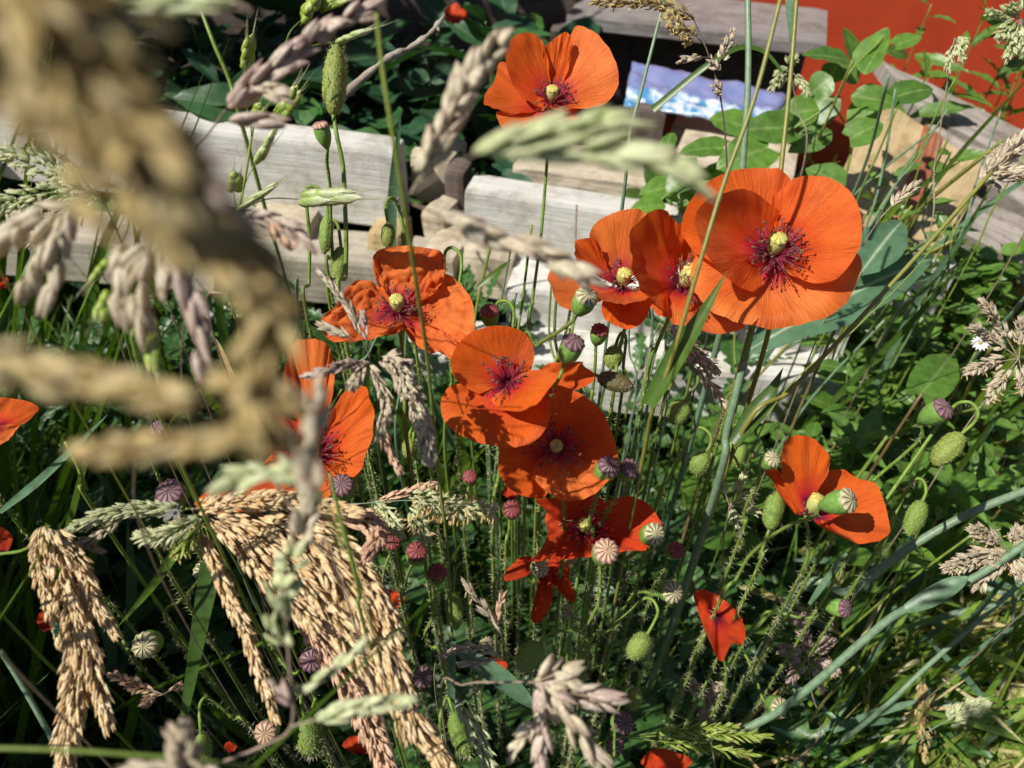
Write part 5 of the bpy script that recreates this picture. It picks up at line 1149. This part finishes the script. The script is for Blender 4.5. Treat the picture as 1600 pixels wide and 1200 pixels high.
LG = {k: leaf_geo(k) for k in ('ovate', 'heart', 'lance', 'lobed')}
LEAF = {}
def leafmesh(kind, mat):
    if (kind, mat) not in LEAF: LEAF[(kind, mat)] = tmpl('leaf', LG[kind], M[mat])
    return LEAF[(kind, mat)]
def place_leaf(parent, p, d, nrm, L, W, kind, mat):
    return link('leaf', leafmesh(kind, mat), parent, leafbasis(p, d, nrm, W, L))
def weed(label, top, d, nl, L, kind='ovate', mat='leaf', seed=0, wr=.55, stem_mat='stem_red', lean=(0, 0), group=None, h=None, name='weed', cat='weed', span=.75):
    rg = np.random.default_rng(seed+900)
    T = P(top[0], top[1], d)
    base = Vector((T.x+lean[0], T.y+lean[1], 0))
    if h: base = Vector((T.x+lean[0], T.y+lean[1], max(0, T.z-h)))
    pts = [T, (T*.6+base*.4)+Vector((rg.normal(0, .012), rg.normal(0, .012), 0)), base]
    t = thing(name, label, cat, base, group)
    mb = MB(); A = tube(mb, pts, .0009, .0018, 6, 24); link('stem', mb.mesh('stem', M[stem_mat]), t)
    th = rg.random()*6
    for i in range(nl):
        q = (i/nl)**1.2*span; k = int(q*23)
        th += 2.4+rg.normal(0, .35)
        o = Vector((math.cos(th), math.sin(th), rg.uniform(.05, .7)))
        l = L*rg.uniform(.65, 1.15)*(.55+.45*min(1, q*3+.25))
        n = Vector((rg.normal(0, .35)-.15, rg.normal(0, .35)-.15, 1.0))
        place_leaf(t, Vector(A[k])+o.normalized()*.002, o, n, l, l*wr*rg.uniform(.85, 1.15), kind, mat)
    return t
# large traced leaves
def traced_leaf(label, a, b, w, kind, mat, nz=(-.2, -.5, 1.0), name='broad_leaf', group=None, stalk=True):
    A = P(*a); Bq = P(*b); L = (Bq-A).length
    t = thing(name, label, 'leaf', (A.x, A.y+.02, 0), group)
    place_leaf(t, A, Bq-A, nz, L, w*a[2]/FPX, kind, mat)
    mb = MB(); tube(mb, [A, A+Vector((-.005, .015, -A.z*.4)), Vector((A.x-.01, A.y+.02, 0))], .0012, .002, 6, 14); link('stalk', mb.mesh('stalk', M['stem_red']), t)
traced_leaf('large blue green lance leaf with a white midrib behind the largest poppy', (1165, 545, .60), (1478, 380, .66), 105, 'lance', 'leaf_blue')
traced_leaf('pale blue green leaf touching the edge of the largest poppy', (1345, 425, .62), (1415, 335, .66), 70, 'ovate', 'leaf_blue')
traced_leaf('bright green heart shaped leaf above low weeds', (1440, 615, .66), (1492, 548, .70), 66, 'heart', 'leaf')
TR = [((1335, 95), (1322, 40), 30, 'ovate'), ((1330, 95), (1256, 80), 42, 'ovate'), ((1345, 110), (1385, 40), 48, 'ovate'), ((1350, 115), (1375, 70), 32, 'ovate'), ((1400, 70), (1440, 55), 34, 'heart'),
      ((1330, 150), (1405, 160), 40, 'ovate'), ((1400, 150), (1460, 135), 44, 'heart'), ((1300, 120), (1262, 150), 40, 'ovate'), ((1290, 150), (1250, 205), 60, 'heart'), ((1280, 170), (1215, 180), 46, 'ovate'),
      ((1240, 200), (1160, 200), 50, 'heart'), ((1200, 230), (1120, 260), 60, 'heart'), ((1170, 200), (1110, 180), 50, 'heart'), ((1300, 205), (1232, 235), 40, 'ovate'), ((1330, 215), (1380, 190), 50, 'heart'),
      ((1310, 250), (1260, 280), 44, 'ovate'), ((1150, 270), (1080, 290), 50, 'heart'), ((1090, 260), (1040, 300), 46, 'heart'), ((1060, 290), (1000, 300), 40, 'ovate'), ((1320, 290), (1260, 260), 46, 'ovate'),
      ((1340, 130), (1300, 85), 30, 'ovate'), ((1310, 100), (1290, 130), 34, 'ovate'), ((1355, 160), (1340, 215), 44, 'heart'), ((1130, 230), (1060, 235), 44, 'heart'), ((1040, 320), (985, 325), 34, 'ovate'), ((1180, 300), (1120, 310), 40, 'ovate')]
t = thing('bindweed', 'bindweed with broad green leaves climbing over the boards below the red panel', 'plant', P(1240, 330, .95))
rg0 = np.random.default_rng(77)
vine = [P(1380, 60, .80), P(1330, 110, .80), P(1300, 160, .82), P(1240, 200, .84), P(1160, 240, .86), P(1080, 280, .88), P(1020, 330, .90), P(1010, 420, .90)]
mb = MB(); tube(mb, vine, .0013, .0016, 6, 60); tube(mb, [P(1300, 160, .82), P(1330, 220, .82), P(1320, 300, .84), P(1330, 420, .88)], .0012, .0016, 6, 30); link('stem', mb.mesh('stem', M['culm']), t)
for i, (a, b, w, k) in enumerate(TR):
    d = .78+.08*rg0.random()+ (0.05 if a[0] < 1200 else 0)
    A = P(a[0], a[1], d); Bq = P(b[0], b[1], d+.01*rg0.normal())
    place_leaf(t, A, Bq-A, (rg0.normal(0, .3)-.2, rg0.normal(0, .25)-.4, 1), (Bq-A).length, w*1.15*d/FPX, k, 'leaf')

# weeds between the boards and low grass
seed = 0
def pick(poly, rg):
    x0, y0, x1, y1 = poly
    return rg.uniform(x0, x1), rg.uniform(y0, y1)
def gdepth(py, z=0.0): return (CAMH-z)/(SP+(py-600)/FPX*CP)
rgw = np.random.default_rng(3)
WL = [('small leaved green weed with upright stem', 'ovate', 'leaf', (1340, 360, 1600, 560), 30, .042, 11, 'reddish stemmed weeds beside the boards', .62),
      ('leafy bright green weed', 'ovate', 'leaf', (1140, 590, 1400, 740), 26, .042, 11, 'leafy weeds in the sunny patch', .6),
      ('narrow leaved green weed', 'lance', 'leaf', (1320, 560, 1600, 860), 30, .060, 11, 'narrow leaved weeds', .34),
      ('lobed leaved young poppy plant in shade', 'lobed', 'leaf_poppy', (560, 840, 1180, 1150), 34, .085, 9, 'young poppy plants under the flowers', .42),
      ('lobed leaved young poppy plant under blurred grass', 'lobed', 'leaf_poppy', (0, 480, 480, 1000), 30, .085, 9, 'young poppy plants beneath the blurred grass', .42),
      ('lobed leaved young poppy plant before the timber', 'lobed', 'leaf_poppy', (480, 440, 1160, 760), 20, .075, 9, 'young poppy plants at the timber foot', .42),
      ('broad leaved weed behind the plank', 'heart', 'leaf', (930, 230, 1260, 330), 7, .05, 7, 'broad leaved weeds behind the plank', .75)]
for lab, kind, mat, poly, n, L, nl, grp, wr in WL:
    for i in range(n):
        x, y = pick(poly, rgw); seed += 1
        if mat == 'leaf_poppy': d = gdepth(y, rgw.uniform(.06, .22))
        elif 'behind' in lab: d = gdepth(y, .40)
        else: d = gdepth(y, rgw.uniform(.10, .30)); 
        if 'behind' not in lab: d = min(d, .93)
        weed(lab+' by '+near(x, y), (x, y), d, nl, L, kind, mat, seed, wr, 'stem_red' if mat == 'leaf' and rgw.random() < .6 else 'culm', (rgw.normal(0, .02), rgw.normal(0.01, .02)), grp, h=.30, name='weed' if mat == 'leaf' else 'poppy_plant', cat='weed' if mat == 'leaf' else 'plant')
# dark leaved plants behind the timber
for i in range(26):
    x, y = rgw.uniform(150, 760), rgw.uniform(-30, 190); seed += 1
    weed('dark broad leaved plant behind the long plank by '+near(x, y), (x, y), rgw.uniform(1.15, 1.42), 10, .12, 'lance' if i % 3 else 'ovate', 'leaf_shaded', seed, .36 if i % 3 else .55, 'culm', (rgw.normal(0, .04), rgw.normal(0, .04)), 'dark leaved plants behind the timber', name='broad_leaved_plant', cat='plant', span=.95)
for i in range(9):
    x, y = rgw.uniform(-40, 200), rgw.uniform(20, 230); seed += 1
    weed('green leafy plant at the timber end by '+near(x, y), (x, y), rgw.uniform(1.1, 1.35), 9, .09, 'ovate', 'leaf_shaded' if i % 2 else 'leaf', seed, .5, 'culm', (0, .02), 'leafy plants at the timber end', name='broad_leaved_plant', cat='plant', span=.95)
for i in range(9):
    x, y = rgw.uniform(1440, 1640), rgw.uniform(-20, 130); seed += 1
    weed('tall green weed beyond the old boards by '+near(x, y), (x, y), rgw.uniform(1.0, 1.25), 10, .08, 'lance', 'leaf', seed, .3, 'culm', (0, .02), 'tall weeds beyond the boards', name='weed', cat='weed', span=.95)
# grass stems and blades leaning through the weeds on the sunny side
for i in range(62):
    x, y = rgw.uniform(1150, 1620), rgw.uniform(420, 1180); ln = rgw.uniform(140, 420); sl = math.radians(rgw.normal(48, 14))
    x2, y2 = x+ln*math.cos(sl), y-ln*math.sin(sl)
    d = min(.92, gdepth(y, .06)); d2 = d*rgw.uniform(.70, .85)
    pts = [(x, y, d), ((x+x2)/2+rgw.normal(0, 12), (y+y2)/2-rgw.uniform(0, 22), (d+d2)/2), (x2, y2, d2)]
    if rgw.random() < .45: culm(('long' if ln > 280 else 'short')+' thin grass stem leaning through weeds by '+near(x2, y2), pts[::-1], rgw.uniform(4, 7), ['culm', 'culm_blue', 'culm_olive'][int(rgw.integers(3))], 'grass stems leaning through the weeds')
    else: blade(('long' if ln > 280 else 'short')+(' steep' if sl > .84 else ' slanting')+' grass blade leaning through weeds by '+near(x2, y2), pts, rgw.uniform(6, 12), ['blade', 'blade_blue', 'blade'][int(rgw.integers(3))], 'grass blades leaning through the weeds')
for i in range(70):
    x, y = rgw.uniform(-40, 760), rgw.uniform(430, 1200); ln = rgw.uniform(120, 300); sl = math.radians(rgw.normal(100, 26))
    if 300 < x < 720 and y > 760 and rgw.random() < .5: continue
    x2, y2 = x+ln*math.cos(sl), y-ln*math.sin(sl)
    d = min(.92, gdepth(y, .10)); d2 = d*rgw.uniform(.70, .85)
    blade(('long' if ln > 210 else 'short')+(' upright' if abs(sl-1.57) < .3 else ' leaning')+' grass blade among poppy stalks by '+near(x2, y2), [(x, y, d), ((x+x2)/2+rgw.normal(0, 15), (y+y2)/2, (d+d2)/2), (x2, y2, d2)], rgw.uniform(9, 18), ['blade', 'blade_blue', 'blade'][int(rgw.integers(3))], 'grass blades among poppy stalks')
for i in range(95):
    x, y = rgw.uniform(1130, 1620), rgw.uniform(880, 1215); an = math.radians(rgw.normal(20, 40)); ln = rgw.uniform(70, 240)
    dx, dy = ln*math.cos(an)/2, ln*math.sin(an)/2; d = gdepth(y, rgw.uniform(.05, .15)); dd = rgw.normal(0, .02)
    straw = rgw.random() < .28
    lk = ('long ' if ln > 155 else 'short ')+('level ' if abs(math.degrees(an)-0) < 16 else 'rising ' if an > 0 else 'falling ')
    blade(lk+('bleached straw blade' if straw else 'fresh green blade')+' in low grass by '+near(x, y), [(x-dx, y+dy, d+dd), (x, y-rgw.uniform(2, 12), d), (x+dx, y-dy, d-dd)], rgw.uniform(4, 7) if straw else rgw.uniform(7, 13), 'straw' if straw else ['lawn_green', 'blade_blue', 'lawn_green'][i % 3], 'blades lying in the low grass', prof=mid, tilt=.1)
for i in range(10):
    x, y = rgw.uniform(1330, 1560), rgw.uniform(300, 420); x2, y2 = x+rgw.uniform(20, 120), y-rgw.uniform(120, 230); d = rgw.uniform(.70, .86)
    culm('thin bent grass stalk before the striped board by '+near(x2, y2), [(x2, y2, d-.06), ((x+x2)/2+rgw.normal(0, 10), (y+y2)/2, d-.03), (x, y, d)], rgw.uniform(3, 5), ['culm', 'culm_blue'][i % 2], 'grass stalks before the striped board')
for i in range(5):
    x, y = rgw.uniform(1360, 1600), rgw.uniform(230, 400); seed += 1
    weed('slender green weed before the striped board by '+near(x, y), (x, y), rgw.uniform(.72, .86), 8, .045, 'lance' if i % 2 else 'ovate', 'leaf', seed, .4, 'culm', (0, .02), 'weeds before the striped board', h=.3)
for i in range(30):
    x, y = rgw.uniform(440, 1150), rgw.uniform(560, 760); 
    x2, y2 = x+rgw.normal(20, 25), y-rgw.uniform(90, 230)
    d = rgw.uniform(.55, .75)
    culm('thin green stalk rising before the planks by '+near(x2, y2), [(x2, y2, d-.05), ((x+x2)/2+rgw.normal(0, 5), (y+y2)/2, d-.02), (x, y, d)], rgw.uniform(3.5, 6), ['culm', 'culm_blue'][int(rgw.integers(2))], 'thin stalks before the planks')

# uncountable low growth
def batch_blades(bases, dirs, L, W, droop, seg=5):
    n = len(bases); rg = np.random.default_rng(8)
    t = np.linspace(0, 1, seg)
    side = np.cross(dirs, rg.normal(0, 1, (n, 3))); side /= np.linalg.norm(side, axis=1)[:, None]
    pos = bases[:, None, :] + dirs[:, None, :]*(L[:, None, None]*t[None, :, None])
    pos[:, :, 2] -= (droop*L)[:, None]*t[None, :]**2
    pos[:, :, 2] = np.maximum(pos[:, :, 2], .002+.01*t[None, :])
    w = (W[:, None]*(1-t[None, :]**2.5)*np.minimum(1, .5+t*2)[None, :]+.0001)[:, :, None]*.5
    Vv = np.stack([pos-side[:, None, :]*w, pos+side[:, None, :]*w], axis=2).reshape(n, seg*2, 3)
    F = []
    base = np.arange(n)*seg*2
    q = np.array([[2*i, 2*i+1, 2*i+3, 2*i+2] for i in range(seg-1)])
    F = (base[:, None, None]+q[None]).reshape(-1, 4)
    return Vv.reshape(-1, 3), F.tolist(), np.repeat(rg.random(n), seg*2)
def stuff_blades(name, label, n, xr, yr, Lr, Wr, lean, droop, mat, cat='grass', seed=1):
    rg = np.random.default_rng(seed)
    b = np.stack([rg.uniform(*xr, n), rg.uniform(*yr, n), np.full(n, -.005)], 1)
    d = np.stack([rg.normal(lean[0], lean[2], n), rg.normal(lean[1], lean[2], n), rg.uniform(.35, 1.0, n)], 1); d /= np.linalg.norm(d, axis=1)[:, None]
    V, F, r = batch_blades(b, d, rg.uniform(*Lr, n), rg.uniform(*Wr, n), rg.uniform(0, droop, n))
    mb = MB(); mb.v = [V]; mb.f = F; mb.r = [r]; mb.a = [np.tile(np.repeat(np.linspace(0, 1, 5), 2), n)]; mb.b = [np.zeros(len(V))]; mb.m = [0]*len(F); mb.n = len(V)
    o = link(name, mb.mesh(name, M[mat])); tag(o, label, cat, kind='stuff')
stuff_blades('low_grass', 'low mixed green and straw grass covering the ground on the sunny side', 8500, (.12, 1.25), (.12, .98), (.06, .22), (.003, .0078), (.5, .3, .9), .9, 'lawn', seed=21)
stuff_blades('shade_grass', 'dark green grass filling the shade under the poppies', 9000, (-1.1, .35), (.15, .95), (.10, .32), (.002, .005), (.0, .05, .5), .5, 'blade', seed=22)
stuff_blades('far_grass', 'grass beyond the timber and boards', 5000, (-1.8, 2.2), (1.02, 1.58), (.06, .20), (.002, .005), (.0, -.05, .5), .5, 'blade', seed=23)
def stuff_leaves(name, label, n, box, Lr, kind, mat, wr, seed):
    rg = np.random.default_rng(seed); mb = MB(); g = LG[kind]
    for i in range(n):
        p = (rg.uniform(*box[0]), rg.uniform(*box[1]), rg.uniform(*box[2]))
        th = rg.random()*6.283; L = rg.uniform(*Lr)
        Mx = leafbasis(p, (math.cos(th), math.sin(th), rg.uniform(-.3, .6)), (rg.normal(0, .4), rg.normal(0, .4), 1), L*wr, L)
        mb.add(inst(g[0], Mx), g[1], rg.random(), g[2], g[3])
    o = link(name, mb.mesh(name, M[mat])); tag(o, label, 'undergrowth', kind='stuff')
stuff_leaves('undergrowth', 'small lobed leaves crowding low under the poppies', 1100, ((-.8, .40), (.22, .92), (.01, .10)), (.04, .09), 'lobed', 'leaf_poppy', .42, 61)
stuff_leaves('low_weeds', 'small round leaved weeds carpeting the ground on the sunny side', 1000, ((.20, 1.0), (.55, .95), (.01, .12)), (.012, .032), 'ovate', 'leaf', .6, 62)
stuff_leaves('rear_undergrowth', 'dark leaves crowding low behind the long grey plank', 1100, ((-1.3, .1), (1.06, 1.5), (.02, .42)), (.06, .14), 'ovate', 'leaf_shaded', .5, 63)

# ------------------------------------------------------------------ insects
def insect(label, name, p, d, size, mat, wings, px_dir, cat):
    s = size*d/FPX; C = P(p[0], p[1], d); ax = (P(p[0]+px_dir[0], p[1]+px_dir[1], d)-C).normalized()
    t = thing(name, label, cat, C)
    mb = MB(); A = np.array(C); X = np.array(ax); U = unit(np.array([0, 0, CAMH])-A)
    pts = np.array([A+X*s*q for q in np.linspace(-.5, .5, 15)])
    tube(mb, pts, s*.17, s*.17, 10, prof=lambda q: max(.05, math.sin(math.pi*min(1, q*1.02))**.5*(.75+.3*math.cos(q*13))), resample=False)
    link('body', mb.mesh('body', M[mat]), t)
    Y = np.cross(X, U)
    for k in (-1, 1):
        for j in (-.15, .05, .2):
            lb = MB(); o = A+X*s*j; tube(lb, [o, o+Y*k*s*.28+U*s*.1, o+Y*k*s*.45-U*s*.15+X*s*j*.6], s*.025, s*.018, 4, 7); link('leg', lb.mesh('leg', M['black']), t)
        if wings:
            wb = MB(); ribbon(wb, [A+X*s*.15+U*s*.12, A-X*s*.25+Y*k*s*.2+U*s*.16, A-X*s*.6+Y*k*s*.26+U*s*.12], s*.3, side=Y, prof=mid, fold=.05, n=10); link('wing', wb.mesh('wing', M['wing']), t)
insect('black fly sitting under the large dark capsule on the golden node', 'fly', (274, 800), .335, 34, 'black', True, (12, -22), 'insect')
insect('tiny metallic green beetle clinging to the hanging golden head', 'beetle', (88, 985), .315, 24, 'emerald', False, (2, -20), 'insect')

# ------------------------------------------------------------------ unseen shade casters added: tall meadow grass beside camera, shrub behind the timber's end
stuff_blades('shade_caster_grass', 'tall dense meadow grass added out of view to shade the undergrowth', 9000, (-1.25, -.50), (-.35, .42), (.55, 1.05), (.004, .008), (.0, .0, .12), .25, 'blade', seed=24)
def shade_bush():  # added outside the view to cast shade behind the long plank
    C0 = Vector((-.95, 1.22, .0)); t = thing('shade_bush', 'dense leafy shrub added out of view to shade the space behind the timber', 'shade_bush', C0)
    rg = np.random.default_rng(4); mb = MB(); g = LG['ovate']
    tw = MB()
    for k in range(14):
        tip = C0+Vector((rg.uniform(-.35, .42), rg.uniform(-.16, .30), rg.uniform(.6, 1.05)))
        tube(tw, [C0, C0+(tip-C0)*.5+Vector((rg.normal(0, .04), rg.normal(0, .04), .06)), tip], .012, .003, 6, 12)
        for i in range(130):
            p = tip+Vector(rg.normal(0, .10, 3)); L = rg.uniform(.04, .08)
            if p.y < 1.0 or p.z < .42: continue
            mb.add(inst(g[0], leafbasis(p, Vector(rg.normal(0, 1, 3)), (rg.normal(0, .5), rg.normal(0, .5), 1), L*.55, L)), g[1], rg.random(), g[2], g[3])
    link('branches', tw.mesh('branches', M['twig']), t); link('foliage', mb.mesh('foliage', M['leaf_shaded']), t, kind='stuff')
shade_bush()

def daisy(label, x, y, d):
    C = P(x, y, d); t = thing('small_daisy', label, 'flower', (C.x, C.y+.02, 0))
    up = Vector((-.25, -.35, .9)).normalized(); X = up.orthogonal().normalized(); Y = up.cross(X)
    for k in range(14):
        th = k/14*6.283; r = X*math.cos(th)+Y*math.sin(th)
        link('petal', DP, t, leafbasis(C+r*.0015, r, up+r*.1, .0024, .0062))
    mb = MB(); tube(mb, np.array([C-up*.001, C+up*.0004, C+up*.0016, C+up*.0022]), .0016, .0016, 12, prof=lambda q: 1-.6*q*q, resample=False); link('disc', mb.mesh('disc', M['anther_yellow']), t)
    mb = MB(); tube(mb, [C-up*.001, C+Vector((.004, .01, -C.z*.5)), Vector((C.x, C.y+.02, 0))], .0007, .001, 6, 14); link('stem', mb.mesh('stem', M['culm']), t)
M['white'] = plantmat('white_petal', [(0.78, 0.78, 0.80), (0.72, 0.72, 0.74)], 0.5, 0.2, (1, 1, 1), namt=.1)
DP = tmpl('daisy_petal', LG['lance'], M['white'])
daisy('small white daisy half hidden by the cream head with orange anthers', 1532, 536, .66)
